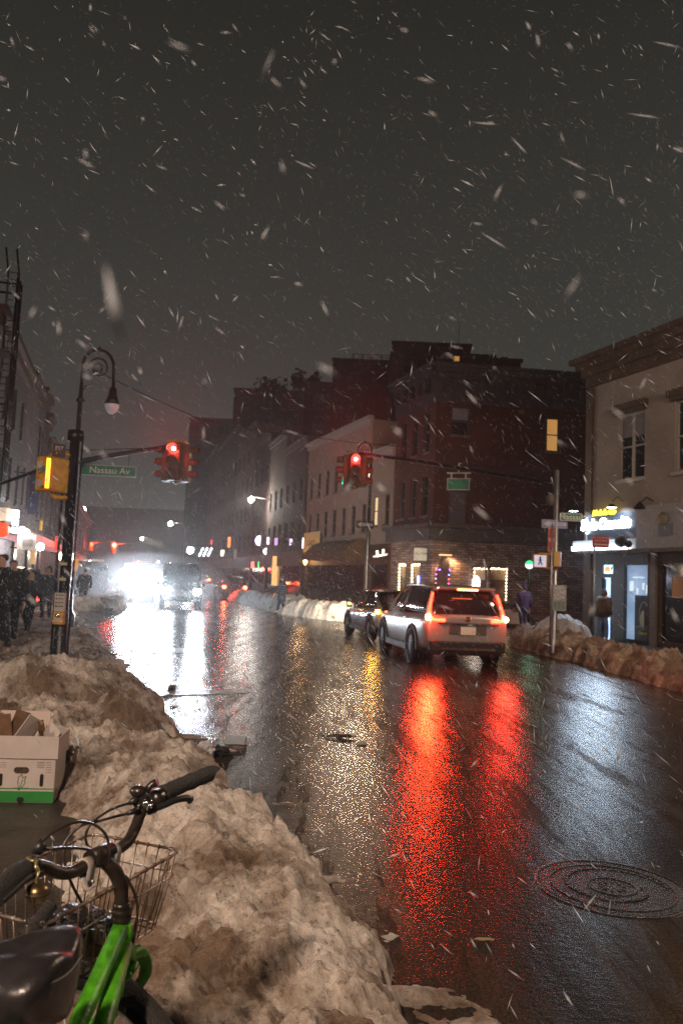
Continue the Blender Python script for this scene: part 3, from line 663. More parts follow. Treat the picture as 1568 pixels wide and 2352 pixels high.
za = P(805, 790, 70).z
for i in range(5): fbox(mb, ft1, 1.8+i*.9-.04, 1.8+i*.9+.04, 1, 1.1, Ht1, za)
for k in range(4): fbox(mb, ft1, 1.7, 5.6, 1.02, 1.08, za-.05-k*.25, za-k*.25)
mb.build('roof_railing', M_dark, t1)
mb = MB(); fbox(mb, ft2, .8, 6.8, 1, 6, Ht2+.0, P(930, 778, 66).z); fbox(mb, ft2, 5.6, 5.64, .5, .54, Ht2, Ht2+2.2); mb.build('roof_bulkhead', M_dk, t2)
mb = MB(); fbox(mb, ft3, 0.1, 2.2, 1, 5, Ht3, P(1110, 805, 62).z); fbox(mb, ft3, 2.6, 3.1, 1, 1.5, Ht3, P(1165, 812, 62).z); mb.build('roof_bulkhead', M_dk, t3)
a = ft2.hit(1048, 824); mb = MB(); fbox(mb, ft2, a[0]-.22, a[0]+.22, -.05, -.002, a[1]-.2, a[1]+.2); mb.build('lit_window', G_amber, t2)
for (px, py, Y) in ((1300, 860, 62), ): tower('apartment_tower', 1200, 1420, 864, 60, 10, M_dk, 'low dark block at the right behind the brick corner building', win=False)
# rooftop shrubs on the stepped terraces
M_leaf = mat('dark_winter_foliage', (.02, .024, .016), .9, var=.5)
def shrub(px, py, Y, rx, rz, label, zb):
    c = P(px, py, Y); root = thing('rooftop_shrub', (c.x, Y, zb), label, 'shrub', group='shrubs on the dark roofs')
    mb = MB(); mb.tube([(c.x, Y, zb-.3), (c.x, Y, c.z)], .07, 6); mb.build('trunk', M_dark, root)
    mb = MB()
    for i in range(240):
        th = rnd.uniform(0, 6.28); ph = rnd.uniform(-.6, 1.5); r_ = rnd.uniform(.1, 1.3)*(.75+.35*math.sin(th*3+px))
        q = Vector((c.x + rx*r_*math.cos(th)*math.cos(ph), Y + rx*r_*math.sin(th)*math.cos(ph), c.z + rz*r_*math.sin(ph))); d = Vector((rnd.uniform(-1, 1), rnd.uniform(-1, 1), rnd.uniform(-1, 1)))*.28
        e_ = d.orthogonal()*.8; mb.add([q-d, q+e_, q+d, q-e_], [(0, 1, 2, 3)])
    mb.build('crown', M_leaf, root)
zr = 18.2
shrub(625, 893, 90, 2.0, 1.2, 'wide round rooftop shrub on the broad dusky house', 18.2)
shrub(686, 884, 88, 1.0, 1.3, 'small upright rooftop shrub between the wide one and the tower', 18.2)
shrub(722, 888, 80, .9, 1.1, 'rooftop shrub nearest the dark tower wall', 17)
tower('apartment_tower', 700, 768, 880, 78, 10, M_dk, 'narrow dark block between the tower and the dusky houses')
tower('apartment_tower', 538, 700, 896, 108, 10, M_dk, 'pale-edged dark block behind the far row of houses')
tower('apartment_tower', 436, 538, 962, 130, 12, M_dk, 'farthest dark block at the left end of the right-hand row')

# ---- left-hand row beyond the crossing
def onLeft(Y): return Vector((-.2756*Y - 4.75, Y, 0))
M_lt = mat('grey_clapboard', (.085, .07, .065), .8, var=.25, vscale=1)
def lefthouse(name, y0, y1, H, m, label, cols, rows, depth=10):
    p0 = onLeft(y0); p1 = onLeft(y1); dv = p1-p0; L = dv.length; fr = Frame(p0, math.atan2(dv.y, dv.x)); root = thing(name, p0, label, 'building')
    holes = [(L/cols*(k+.5)-.45, L/cols*(k+.5)+.45, z, z+1.8) for z in rows for k in range(cols)]
    mb = MB(); facade(mb, fr, L, H, holes, z0=3.6); shell(mb, fr, L, depth, H); mb.build('wall', m, root)
    mb = MB(); facade(mb, fr, L, 3.6, [(.4, L-.4, .4, 2.8)]); mb.build('shopfront', M_shopdark, root)
    mb = MB(); fbox(mb, fr, .4, L-.4, .12, .13, .4, 2.8); mb.build('shop_window', M_warmroom, root)
    mb = MB(); cornice(mb, fr, L, H, [(.2, -.4, 0), (.4, 0, .25)], .4); mb.build('cornice', M_brown, root)
    for h in holes: window(root, fr, h)
    return root, fr, L
bL, fL, LL = lefthouse('fire_escape_building', 26.5, 36.5, 10.3, M_lt, 'grey-beige house with a black iron fire escape at the left edge', 4, (4.4, 7.3))
for y0, y1, H, m, lb, c in ((36.6, 42, 10.6, M_dtan, 'dusky three-storey house second along the left side', 3), (42.1, 45.5, 11.1, M_lt, 'narrow grey clapboard house third along the left side', 2),
                            (45.6, 48, 10.4, M_dbrick, 'narrow dark brick house just before the signal post', 1), (48.1, 62, 9.4, M_dbrick, 'low brick house seen past the signal post', 4),
                            (62.1, 120, 8.5, M_dbrick, 'far low dark row fading out down the left side', 8)):
    lefthouse('row_house', y0, y1, H, m, lb, c, tuple(4.6+3.0*k for k in range(int((H-5)/3.0))))
# fire escape
fe = thing('fire_escape', fL.p(1, -1, 4), 'black iron fire escape with two landings and ladders on the leftmost house', 'fire escape')
def landing(z):
    mb = MB(); x0, x1 = .05, 1.1; fbox(mb, fL, x0, x1, -.62, -.01, z-.04, z)
    for i in range(30): x = x0+(x1-x0)*i/29; mb.tube([fL.p(x, -.6, z), fL.p(x, -.6, z+.95)], .012 if i not in (0, 29) else .04, 5)
    for zz in (z+.95, z+.1): mb.tube([fL.p(x0, -.6, zz), fL.p(x1, -.6, zz)], .03, 6); mb.tube([fL.p(x1, -.6, zz), fL.p(x1, 0, zz)], .03, 6)
    for i in range(5): mb.tube([fL.p(x1, -.58+.14*i, z), fL.p(x1, -.58+.14*i, z+.95)], .012, 5)
    return mb.build('landing', M_black, fe)
for z in (3.9, 6.4, 9.0): landing(z)
mb = MB()
for x in (.1, .6, 1.08): mb.tube([fL.p(x, -.6, 3.9), fL.p(x, -.6, 11.7)], .05, 6)
for z in (11.35, 11.7): mb.tube([fL.p(.05, -.6, z), fL.p(1.1, -.6, z)], .04, 6); mb.tube([fL.p(1.08, -.6, z), fL.p(1.08, .3, z)], .04, 6)
mb.build('rooftop_frame', M_black, fe)
for z in (3.9, 6.4):
    mb = MB()
    for dx in (0, .5): mb.tube([fL.p(.1, -.55+dx*.7, z), fL.p(1.0, -.55+dx*.7, z+2.6)], .03, 6)
    for i in range(11): t = i/10; mb.tube([fL.p(.1+.9*t, -.55, z+2.6*t), fL.p(.1+.9*t, -.2, z+2.6*t)], .02, 5)
    mb.build('stair', M_black, fe)
mb = MB()
for dy in (-.6, -.25): mb.tube([fL.p(.5, dy, 9.0), fL.p(.3, dy, 11.8), fL.p(.05, dy+.1, 12.6)], .035, 6)
for i in range(12): mb.tube([fL.p(.48-.016*i, -.6, 9.2+.24*i), fL.p(.48-.016*i, -.25, 9.2+.24*i)], .015, 5)
mb.build('roof_ladder', M_black, fe)
# closing block at the end of the street
tower('far_building', -60, 520, 1165, 205, 8, M_dbrick, 'hazy low block closing the far end of the street', win=False)

# ------------------------------------------------------------------ signs and lamps on the far facades
frR = Frame(onR(150), math.atan2(.9641*-1, .2657))
def lit_sign(px0, px1, py0, py1, fr, name, m, label, cat='sign', out=.35, body=None, shape='box'):
    a, z1 = fr.hit(px0, py0); b, _ = fr.hit(px1, py0); _, z0 = fr.hit((px0+px1)/2, py1)
    if shape != 'box' or b < a: b = max(b, a+.4)
    root = thing(name, fr.p((a+b)/2, -out, z0), label, cat)
    mb = MB()
    if shape == 'disc':
        # projecting sign facing down the street
        p = P((px0+px1)/2, (py0+py1)/2, fr.p((a+b)/2, -out, 0).y); r_ = (P(px1, py0, p.y).x - P(px0, py0, p.y).x)/2
        mb.lathe([(.001, .06), (r_, .06), (r_, -.06), (.001, -.06)], p, 20, rot=Matrix.Rotation(R(90), 3, 'X')); mb.build('face', m, root)
        mb = MB(); mb.tube([p + Vector((r_, .0, 0)), p + Vector((r_+1.2, .3, 0))], .04, 6); mb.build('bracket', M_dark, root)
    elif shape == 'blade':
        Yp = fr.p((a+b)/2, -out, 0).y; p0 = P(px0, py1, Yp); p1 = P(px1, py0, Yp)
        mb.box(((p0.x+p1.x)/2, Yp, (p0.z+p1.z)/2), (abs(p1.x-p0.x), .15, abs(p1.z-p0.z))); mb.build('face', m, root)
        mb = MB(); mb.box(((p0.x+p1.x)/2, Yp+.1, (p0.z+p1.z)/2), (abs(p1.x-p0.x)+.1, .04, abs(p1.z-p0.z)+.1)); mb.tube([Vector((p1.x, Yp, p1.z)), Vector((p1.x+1.0, Yp+.3, p1.z))], .04, 6); mb.build('bracket', M_dark, root)
    else:
        fbox(mb, fr, a, b, -out, -out+.12, z0, z1); mb.build('face', m, root)
        mb = MB(); fbox(mb, fr, a+.05, b-.05, -out+.121, -.02, z0+.05, z1-.05); mb.build('bracket', M_dark, root)
    return root
lit_sign(586, 610, 1232, 1252, frR, 'round_sign', glow('lilac_white', (.95, .72, 1.0), 4.5), 'round glowing lilac-white shop sign', shape='disc')
lit_sign(604, 620, 1258, 1275, frR, 'round_sign', glow('white_disc', (.9, .93, 1), 2.0), 'round white lit sign below the lilac ones', shape='disc')
lit_sign(613, 618, 1234, 1250, frR, 'blade_sign', glow('pink_tube', (1, .7, .95), 3.5), 'narrow pink lit blade sign beside the lilac disc', shape='blade')
lit_sign(630, 645, 1236, 1252, frR, 'blade_sign', glow('lilac_box', (.8, .45, .85), 1.0), 'dim lilac box sign right of the pink blade sign', shape='blade')
lit_sign(665, 671, 1238, 1252, frR, 'blade_sign', glow('violet_tube', (.75, .55, 1), 2.5), 'small violet lit sign nearest the orange window', shape='blade')
lit_sign(694, 704, 1236, 1259, frR, 'blade_sign', glow('bluewhite_blade', (.75, .9, 1), 5), 'tall blue-white lit blade sign beside the ochre board', shape='blade')
lit_sign(623, 648, 1278, 1345, frR, 'lit_shop_window', glow('orange_window', (1.0, .55, .20), 1.1), 'tall orange-yellow lit shop window behind the crossing person', 'window', shape='blade')
lit_sign(576, 592, 1290, 1305, frR, 'lit_shop_window', glow('red_white_neon', (1, .25, .2), 1.6), 'small red neon window with a green edge', 'window', shape='blade')
lit_sign(592, 597, 1290, 1305, frR, 'neon_tube', glow('green_neon', (.2, .9, .25), 1.6), 'green neon tube at the edge of the red neon window', 'neon light', shape='blade')
lit_sign(523, 536, 1234, 1257, frR, 'blade_sign', glow('red_orange_blade', (1, .20, .06), 3.0), 'upright red-orange lit blade sign', shape='blade')
lit_sign(484, 492, 1240, 1250, frR, 'blade_sign', glow('red_small', (1, .08, .06), 2.0), 'small red lit sign left of the red-orange blade', shape='blade')
lit_sign(507, 520, 1264, 1277, frR, 'box_sign', glow('cream_box', (1, .85, .65), 3.5), 'small cream lit box sign under the red-orange blade', shape='blade')
lit_sign(537, 551, 1262, 1285, frR, 'box_sign', glow('dim_box', (.4, .32, .28), .5), 'dim beige box sign right of the cream one', shape='blade')
for k in range(3):
    Yp = 112; p = P(462+k*10, 1268, Yp); rt = thing('slanted_light_bar', p, 'slanted white lit bar of a shop sign, %s of three' % ('left', 'middle', 'right')[k], 'lit sign', group='slanted white light bars')
    mb = MB(); mb.tube([p + Vector((-.25, 0, -.6)), p + Vector((.25, 0, .6))], .14, 6); mb.build('tube', glow('white_bar', (.9, .95, 1), 4), rt)
p = P(437, 1264, 100); fl = thing('flood_lamp', p, 'very bright blue-white flood lamp low over the far shops', 'lamp')
mb = MB(); mb.ball(p, .42, 10); mb.build('bulb', glow('floodlight', (.75, .9, 1), 30), fl); mb = MB(); mb.box(p + Vector((0, .55, .1)), (1.0, .3, .8)); mb.tube([p+Vector((0, .6, 0)), p+Vector((2.5, 1.5, 0))], .05); mb.build('housing', M_dark, fl)
light('flood_light', 'POINT', p + Vector((0, -.8, 0)), (.7, .85, 1), 300, fl, .3)
# sconce by the blue-white blade
p = P(701, 1291, 58); sc_ = thing('wall_sconce', p, 'orange glowing wall sconce beside the ochre sign', 'lamp')
mb = MB(); mb.lathe([(.02, -.22), (.12, -.1), (.15, .1), (.03, .2)], p); mb.build('bulb', glow('orange_bulb', (1, .5, .12), 12), sc_)
mb = MB(); mb.tube([p, p+Vector((.3, .3, .1))], .03); mb.build('bracket', M_dark, sc_); light('sconce_light', 'POINT', p+Vector((-.3, -.3, 0)), (1, .55, .2), 60, sc_, .1)

# left-hand shop lights
def blade(px0, px1, py0, py1, Y, name, m, label, cat='sign', d=.12, body=None, tm=None, s=.2):
    p0 = P(px0, py1, Y); p1 = P(px1, py0, Y); root = thing(name, ((p0.x+p1.x)/2, Y, p0.z), label, cat); mb = MB()
    mb.box(((p0.x+p1.x)/2, Y, (p0.z+p1.z)/2), (abs(p1.x-p0.x), d, abs(p1.z-p0.z))); mb.build('face', m, root)
    mb = MB(); mb.tube([((p0.x+p1.x)/2, Y+.05, max(p0.z, p1.z)-.05), ((p0.x+p1.x)/2-.9, Y+.25, max(p0.z, p1.z)+.05)], .03, 6); mb.build('bracket', M_dark, root)
    return root
blade(28, 44, 1172, 1225, 30.0, 'light_tube', glow('white_tube_a', (.85, .95, 1), 5), 'pair of upright white light tubes outside the left shop', 'lamp')
blade(-6, 24, 1168, 1195, 28, 'shop_awning_sign', glow('cream_awning', (.8, .65, .5), .55), 'cream glowing awning sign at the left edge', 'sign', d=.5)
p = P(5, 1217, 27); ln = thing('red_lantern', p, 'round red lit lantern under the cream awning sign', 'lantern')
mb = MB(); mb.ball(p, .27, 14, (1, 1, .95)); mb.build('globe', glow('red_lantern_paper', (1, .07, .02), 1.6), ln); mb = MB(); mb.lathe([(.05, .3), (.1, .22), (.1, .25)], p); mb.build('cap', M_dark, ln)
sg = blade(40, 85, 1229, 1262, 27.5, 'square_board_sign', mat('lit_white_board', (.7, .68, .65), .6, emis=(1, .93, .86), estr=.32), 'square white board sign hanging by the lit left shop', 'sign', d=.06)
mb = MB(); a = P(52, 1254, 27.44); b_ = P(76, 1238, 27.44); mb.box(((a.x+b_.x)/2, 27.44, (a.z+b_.z)/2), (b_.x-a.x, .03, b_.z-a.z)); mb.build('notice', mat('grey_notice', (.35, .34, .33), .7), sg)
blade(72, 82, 1262, 1296, 27.6, 'orange_post_banner', glow('orange_pole', (.9, .55, .25), .5), 'narrow orange lit upright panel below the white board', 'sign')
blade(92, 98, 1196, 1218, 44, 'flag', glow('yellow_flag', (.8, .45, .02), .7), 'small yellow feather flag over the left pavement', 'flag')
blade(126, 136, 1232, 1264, 46, 'red_panel_sign', glow('red_panel', (1, .06, .03), .9), 'red upright lit sign just left of the signal post', 'sign')
blade(171, 182, 1283, 1312, 60, 'orange_panel_sign', glow('orange_panel', (.9, .35, .03), .6), 'orange square sign just right of the signal post', 'sign')
bn = blade(63, 94, 1087, 1180, 30.5, 'banner', mat('navy_banner', (.02, .016, .045), .8), 'dark navy hanging banner left of the ped signal', 'banner', d=.04)
for px, py, Y, c, s_, lb, nm in ((60, 1224, 34, (1, .8, .55), 26, 'warm bright wall lamp over the left pavement', 'wall_lamp'), (57, 1240, 27.2, (1, 1, 1), 0, '', ''),
                                 (60, 1222, 0, 0, 0, '', ''), (52, 1219, 29, (.95, .97, 1), 20, 'white lamp above the square board sign', 'wall_lamp'),
                                 (93, 1284-28, 36, (.7, .75, 1), 26, 'blue-white lamp beside the left shop', 'wall_lamp'), (140, 1277, 50, (1, .8, .6), 10, 'small warm lamp low on the far left shops', 'wall_lamp'),
                                 (165, 1279, 48, (1, .75, .5), 8, 'small warm lamp behind the signal post', 'wall_lamp')):
    if not s_: continue
    p = P(px, py, Y); rt = thing(nm, p, lb, 'lamp'); mb = MB(); mb.ball(p, .004*Y+.03, 8); mb.build('bulb', glow('bulb_%d' % px, c, s_), rt)
    mb = MB(); mb.tube([p + Vector((0, .05, .1)), p + Vector((-.7, .2, .2))], .03); mb.build('bracket', M_dark, rt)
    light('bulb_light', 'POINT', p + Vector((.3, -.3, 0)), c, 3*Y, rt, .1)
p = P(30, 1250, 29); light('shop_spill', 'POINT', P(30, 1215, 28) + Vector((.6, -.6, 0)), (1, .93, .85), 110, ln, .3)

# distant street lamps and small signals
def cobra(px, py, Y, label, power, col=(1, .93, .82), arm=None, hr=.2):
    p = P(px, py, Y); side = -1 if px < 300 else 1
    rt = thing('street_lamp', (p.x+side*2.2, Y, 0), label, 'street lamp', group='lit street lamps down the avenue')
    mb = MB(); mb.tube([(p.x+side*2.2, Y, 0), (p.x+side*2.2, Y, p.z-.6), (p.x+side*1.6, Y, p.z+.1), (p.x+side*.2, Y, p.z+.25)], [.11, .08, .06, .05], 8); mb.build('pole', mat('grey_lamp_pole', (.2, .18, .17), .5, .4), rt)
    mb = MB(); mb.ball(p + Vector((0, 0, .14)), .32, 8, (1.2, .7, .35)); hd = mb.build('lamp_head', M_dark, rt)
    mb = MB(); mb.ball(p, hr, 10); mb.build('bulb', glow('lamp_bulb_%d' % px, col, 45), hd)
    light('lamp_light', 'POINT', p + Vector((0, -.3, -.35)), col, power, rt, .2)
    return rt
rt = cobra(577, 1147, 75, 'bright warm-white street lamp on an orange-lit arm, largest and highest of the row', 900, hr=.28)
cobra(192, 1170, 97, 'white street lamp just right of the signal post', 600, hr=.34)
cobra(392, 1203, 118, 'white street lamp above the bright floodlight', 600, hr=.34)
cobra(327, 1237, 170, 'smaller white street lamp far off between the red lights', 600, hr=.34)
cobra(207, 1287, 190, 'tiny street lamp far off below the small red light', 200, hr=.25)
cobra(364, 1290, 185, 'tiny street lamp far off above the oncoming cars', 200, hr=.25)

def far_signal(px, py, Y, label, s_=30, r=.16):
    p = P(px, py, Y); rt = thing('traffic_signal', p, label, 'traffic light', group='red signals far down the avenue')
    mb = MB(); mb.box(p + Vector((0, .15, -.4)), (.36, .28, 1.1)); mb.tube([p + Vector((0, .15, .12)), p + Vector((2.5, .15, .35))], .05, 6); mb.build('housing', M_yel, rt)
    mb = MB(); mb.ball(p, r, 10, (1, .3, 1)); mb.build('red_lens', glow('red_far_%d' % px, (1, .05, .03), s_), rt)
    light('signal_light', 'POINT', p + Vector((0, -.3, 0)), (1, .05, .03), 500, rt, .15)
far_signal(263, 1252, 90, 'larger red signal far down the avenue', r=.26)
far_signal(211, 1249, 110, 'tiny red signal left of the larger far one', 16, r=.16)
far_signal(315, 1293, 130, 'red-orange signal low over the oncoming cars', 30, r=.3)

# ------------------------------------------------------------------ traffic signals, lamp posts
G_red = glow('red_signal_lens', (1.0, .012, .014), 30); G_core = glow('signal_core', (1, .6, .45), 22)
M_lens_off = mat('dark_lens', (.03, .02, .015), .3)
M_headp = mat('dark_orange_housing', (.16, .055, .01), .5, var=.3, vscale=12)
def signal_cluster(root, p, yaw, green=False, s=1.0):
    """three-section heads facing several ways round one hanger, lit red toward the camera"""
    rot = Matrix.Rotation(yaw, 3, 'Z')
    for k, ang in enumerate((0, 90, 180, 270)):
        r2 = rot @ Matrix.Rotation(R(ang), 3, 'Z'); f = r2 @ Vector((0, -1, 0)); c = p + f*.27*s
        mb = MB(); mb.box(c, (.34*s, .22*s, 1.04*s), r2); hd = mb.build('signal_head', M_headp, root, bevel=.02)
        for j, z in enumerate((.34, 0, -.34)):
            q = c + f*.115*s + Vector((0, 0, z*s))
            m = M_lens_off
            if j == 0 and ang == 0: m = G_red
            if j == 2 and ang == 270 and green: m = glow('green_lens', (.02, .9, .6), 5)
            mb = MB(); mb.lathe([(.001, -.03*s), (.08*s, -.02*s), (.13*s, 0)], q, 16, rot=r2 @ Matrix.Rotation(R(-90), 3, 'X') @ Matrix.Rotation(R(180), 3, 'X')); mb.build('lens', m, hd)
            mb = MB(); 
            vis = [q + r2 @ Vector((.145*s*math.cos(a), 0, .145*s*math.sin(a))) for a in [R(-20)+R(220)*i/12 for i in range(13)]]
            fwd = [v + f*.22*s + Vector((0, 0, -.01)) for v in vis]
            mb.add(vis + fwd, [(i, i+1, i+14, i+13) for i in range(12)], True)
            mb.build('visor', M_headp, hd)
            if j == 0 and ang == 0:
                mb = MB(); mb.ball(q + f*.03*s, .055*s, 10); mb.build('lamp_core', G_core, hd)
                light('signal_light', 'SPOT', q + f*.22*s, (1, .02, .02), 650, root, .05, look(f + Vector((0, 0, .55))), 88, .3)
                light('signal_light', 'POINT', q + f*.32*s, (1, .02, .02), 22, root, .05)
    mb = MB(); mb.tube([p + Vector((0, 0, .62*s)), p + Vector((0, 0, -.6*s))], .04*s, 8); mb.box(p+Vector((0, 0, .58*s)), (.5*s, .5*s, .06*s), rot); mb.build('hanger', M_yel, root)

def crook_lamp(base, H, ang, label, gname, sc=1.0, lit=False):
    """bishop's crook lamp post: pole, scroll and teardrop luminaire"""
    rt = thing('crook_lamp_post', base, label, 'lamp post')
    d = Vector((math.cos(ang), math.sin(ang), 0)); z0 = H - 1.35*sc; b = Vector(base)
    mb = MB(); mb.lathe([(.26, 0), (.26, .35), (.19, .45), (.17, 1.0), (.13, 1.1), (.095, 1.3), (.085, z0*.55), (.12, z0*.55+.05), (.08, z0*.55+.12), (.062, z0-.5), (.13, z0-.45), (.06, z0-.35), (.05, z0)], b, 16); mb.build('pole', M_black, rt)
    r = .42*sc; c = b + d*r + Vector((0, 0, z0+.55*sc))
    pts = [b + Vector((0, 0, z0)), b + Vector((0, 0, z0+.3*sc))] + [c + d*(-r*math.cos(a)) + Vector((0, 0, r*1.15*math.sin(a))) for a in [R(6*i) for i in range(31)]] + [b + d*2*r*1.03 + Vector((0, 0, z0+.1*sc))]
    mb = MB(); mb.tube(pts, .045*sc, 8); arm = mb.build('crook_arm', M_black, rt)
    sp = []
    for i in range(50):
        t = i/49; a = R(200) - R(620)*t; rr = r*(.80-.62*t); sp.append(c + d*(rr*math.cos(a)*.9+.02) + Vector((0, 0, -.05*sc+rr*math.sin(a))))
    mb = MB(); mb.tube(sp, .026*sc, 6)
    mb.tube([b + Vector((0, 0, z0-.25*sc)), b + d*.12*sc + Vector((0, 0, z0-.05*sc)), b + d*.3*sc + Vector((0, 0, z0+.02*sc)), b + d*.24*sc + Vector((0, 0, z0+.16*sc)), b+d*.14*sc+Vector((0, 0, z0+.1*sc))], .02*sc, 6)
    mb.tube([c + Vector((0, 0, r*1.15)), c + Vector((0, 0, r*1.15+.12*sc))], [.04*sc, .008], 6)
    mb.build('scroll', M_black, arm)
    e_ = b + d*2*r*1.03 + Vector((0, 0, z0+.1*sc))
    mb = MB(); mb.lathe([(.03*sc, .05*sc), (.05*sc, 0), (.05*sc, -.1*sc), (.10*sc, -.14*sc), (.12*sc, -.34*sc), (.16*sc, -.44*sc), (.22*sc, -.60*sc), (.20*sc, -.61*sc)], e_, 18); ls = mb.build('lamp_shade', M_black, rt)
    mb = MB(); mb.lathe([(.20*sc, -.605*sc), (.20*sc, -.68*sc), (.15*sc, -.8*sc), (.06*sc, -.87*sc), (.001, -.88*sc)], e_, 18); mb.build('lamp_globe', glow('fill_lit_globe', (1, .78, .5), 9) if lit else mat('frosted_globe', (.55, .5, .55), .25, emis=(.9, .8, .9), estr=.10), ls)  # even the unlit globe is given a faint glow of its own
    if lit: light('lamp_light', 'POINT', e_ + Vector((0, 0, -1.1*sc)), (1, .76, .50), 480, rt, .15)
    return rt, e_

base1 = Vector((-7.1, 21.0, .12))
zt1 = P(215, 792, 21.3).z
cl, e1 = crook_lamp(base1, zt1-.12+.1, R(10), 'tall black bishop crook lamp post with unlit teardrop lamp, left of the avenue', '', .95)
# mast arm and signal for the near crossing
def mast(root, p0, p1, guy=True, r0=.08, r1=.045):
    mb = MB(); pts = [p0.lerp(p1, i/12) + Vector((0, 0, math.sin(math.pi*i/12)*.03)) for i in range(13)]; mb.tube(pts, [r0+(r1-r0)*i/12 for i in range(13)], 8)
    if guy: mb.tube([p0 + Vector((0, 0, .32)), p0.lerp(p1, .8) + Vector((0, 0, .03))], .012, 5)
    return mb.build('mast_arm', M_black, root)
ms = thing('signal_mast', base1 + Vector((.35, -.2, 0)), 'black signal mast arm with red traffic light and green street sign over the left lane', 'traffic light mast')
pA = P(176, 1062, 20.8); pB = P(403, 1024, 21.8)
mb = MB(); mb.lathe([(.14, 0), (.14, .6), (.10, .7), (.095, pA.z+.5), (.001, pA.z+.6)], (pA.x-.08, 20.8, .12), 14); mb.build('pole', M_black, ms)
mast(ms, pA, pB + Vector((.0, 0, .0)))
pL = P(0, 1112, 20.5); mb = MB(); mb.tube([pA - Vector((.1, 0, 0)), P(100, 1076, 20.7), pL], [.06, .05, .04], 8); mb.build('mast_arm', M_black, ms)
signal_cluster(ms, P(404, 1062, 21.9) + Vector((0, .15, 0)), R(-4))
fS = Frame(P(185, 1078, 21.2), math.atan2(.05, 1)); a = P(185, 1078, 21.2); b_ = P(314, 1081, 21.3); Ls = (b_-a).length; hs = .30
ns = thing('street_name_sign', a, 'green street name sign reading Nassau Av hanging beside the left red signal', 'street sign')
fS = Frame(Vector((a.x, a.y, a.z)), math.atan2(b_.y-a.y, b_.x-a.x))
M_bord = mat('sign_border', (.5, .5, .5), .5)
def name_sign(root, fr, L, h, body, size, tilt=0):
    mb = MB(); fbox(mb, fr, 0, L, 0, .02, -h/2, h/2); mb.build('panel', M_green_sign, root)
    mb = MB(); t = .022
    fbox(mb, fr, 0, L, -.008, -.001, h/2-t, h/2); fbox(mb, fr, 0, L, -.008, -.001, -h/2, -h/2+t); fbox(mb, fr, 0, t, -.008, -.001, -h/2+t, h/2-t); fbox(mb, fr, L-t, L, -.008, -.001, -h/2+t, h/2-t)
    mb.build('border', M_bord, root)
    if body: text(fr, L/2+.03, -.005, 0, size, body, M_letter, root)
name_sign(ns, fS, Ls, hs, 'Nassau Av', .25)
mb = MB()
for t in (.15, .85): mb.tube([fS.p(Ls*t, .01, hs/2), fS.p(Ls*t, .01, (pA.lerp(pB, .05+.5*t)).z - fS.o.z)], .012, 5)
mb.build('hanger', M_dark, ns)

# near signal post with ped signals
pb = G(137, 1524, .12); pb.y = 11.0; pb.x = P(138, 1500, 11).x
YP = 11.0
sp_ = thing('signal_post', (pb.x, YP, .12), 'black signal post with push button and stickers in front of the crook lamp', 'signal post')
ztop = P(150, 1000, YP).z
mb = MB(); mb.lathe([(.15, 0), (.15, .25), (.10, .35), (.075, 1.0), (.07, ztop-.2), (.11, ztop-.19), (.11, ztop-.05), (.001, ztop-.03)], (pb.x, YP, .12), 16); mb.build('pole', M_black, sp_)
mb = MB(); mb.tube([(pb.x-.115, YP-.02, .4), (pb.x-.12, YP-.02, 2.9)], .018, 6); mb.tube([(pb.x+.115, YP-.04, .1), (pb.x+.115, YP-.04, ztop)], .014, 6); mb.build('conduit', M_dark, sp_)
fb = Frame((pb.x, YP-.13, 0), R(-3))
def zat(py, px=140): return P(px, py, YP).z
mb = MB(); fbox(mb, fb, -.075, .075, -.03, .03, zat(1404), zat(1361)); pl = mb.build('instruction_plate', mat('grey_placard', (.42, .38, .36), .5, var=.2), sp_, bevel=.008)
mb = MB()
for k in range(4): fbox(mb, fb, -.055, -.03, -.034, -.031, zat(1368+8.5*k), zat(1364+8.5*k)); fbox(mb, fb, -.02, .055, -.034, -.031, zat(1367+8.5*k), zat(1365+8.5*k))
mb.build('printed_lines', mat('placard_ink', (.07, .06, .06), .6), pl)
mb = MB(); mb.box(fb.p(0, 0, (zat(1404.5)+zat(1433))/2), (.145, .09, zat(1404.5)-zat(1433)), fb.rot()); bx = mb.build('button_box', M_yel, sp_, bevel=.012)
mb = MB(); mb.lathe([(.03, .0), (.03, .03), (.02, .04), (.001, .04)], fb.p(0, -.046, zat(1412)), 12, rot=Matrix.Rotation(R(90), 3, 'X')); mb.build('button', M_chrome, bx)
text(fb, 0, -.05, zat(1422), .035, 'PUSH\nBUTTON', M_letter, bx)
mb = MB()
for (px, py, w_, h_, m_) in ((138, 1295, .05, .02, 0), (140, 1330, .03, .02, 0)): fbox(mb, fb, -.05, .05, .008, .012, zat(py)-h_, zat(py)+h_)
mb.build('sticker', mat('torn_sticker', (.4, .36, .2), .6), sp_)
# small brown perpendicular sign at the top
f_ = Frame(P(121, 1030, YP-.1), R(28)); f_.o.y = YP-.25; f_.o = P(122, 1028, YP-.2)
mb = MB(); fbox(mb, f_, 0, .17, 0, .01, -.12, .06); fbox(mb, f_, .17, .22, .0, .02, -.02, .0); bs2 = mb.build('plaque', mat('maroon_plaque', (.05, .015, .015), .5), sp_)
text(f_, .085, -.006, -.0, .07, 'EST', M_bord, bs2)
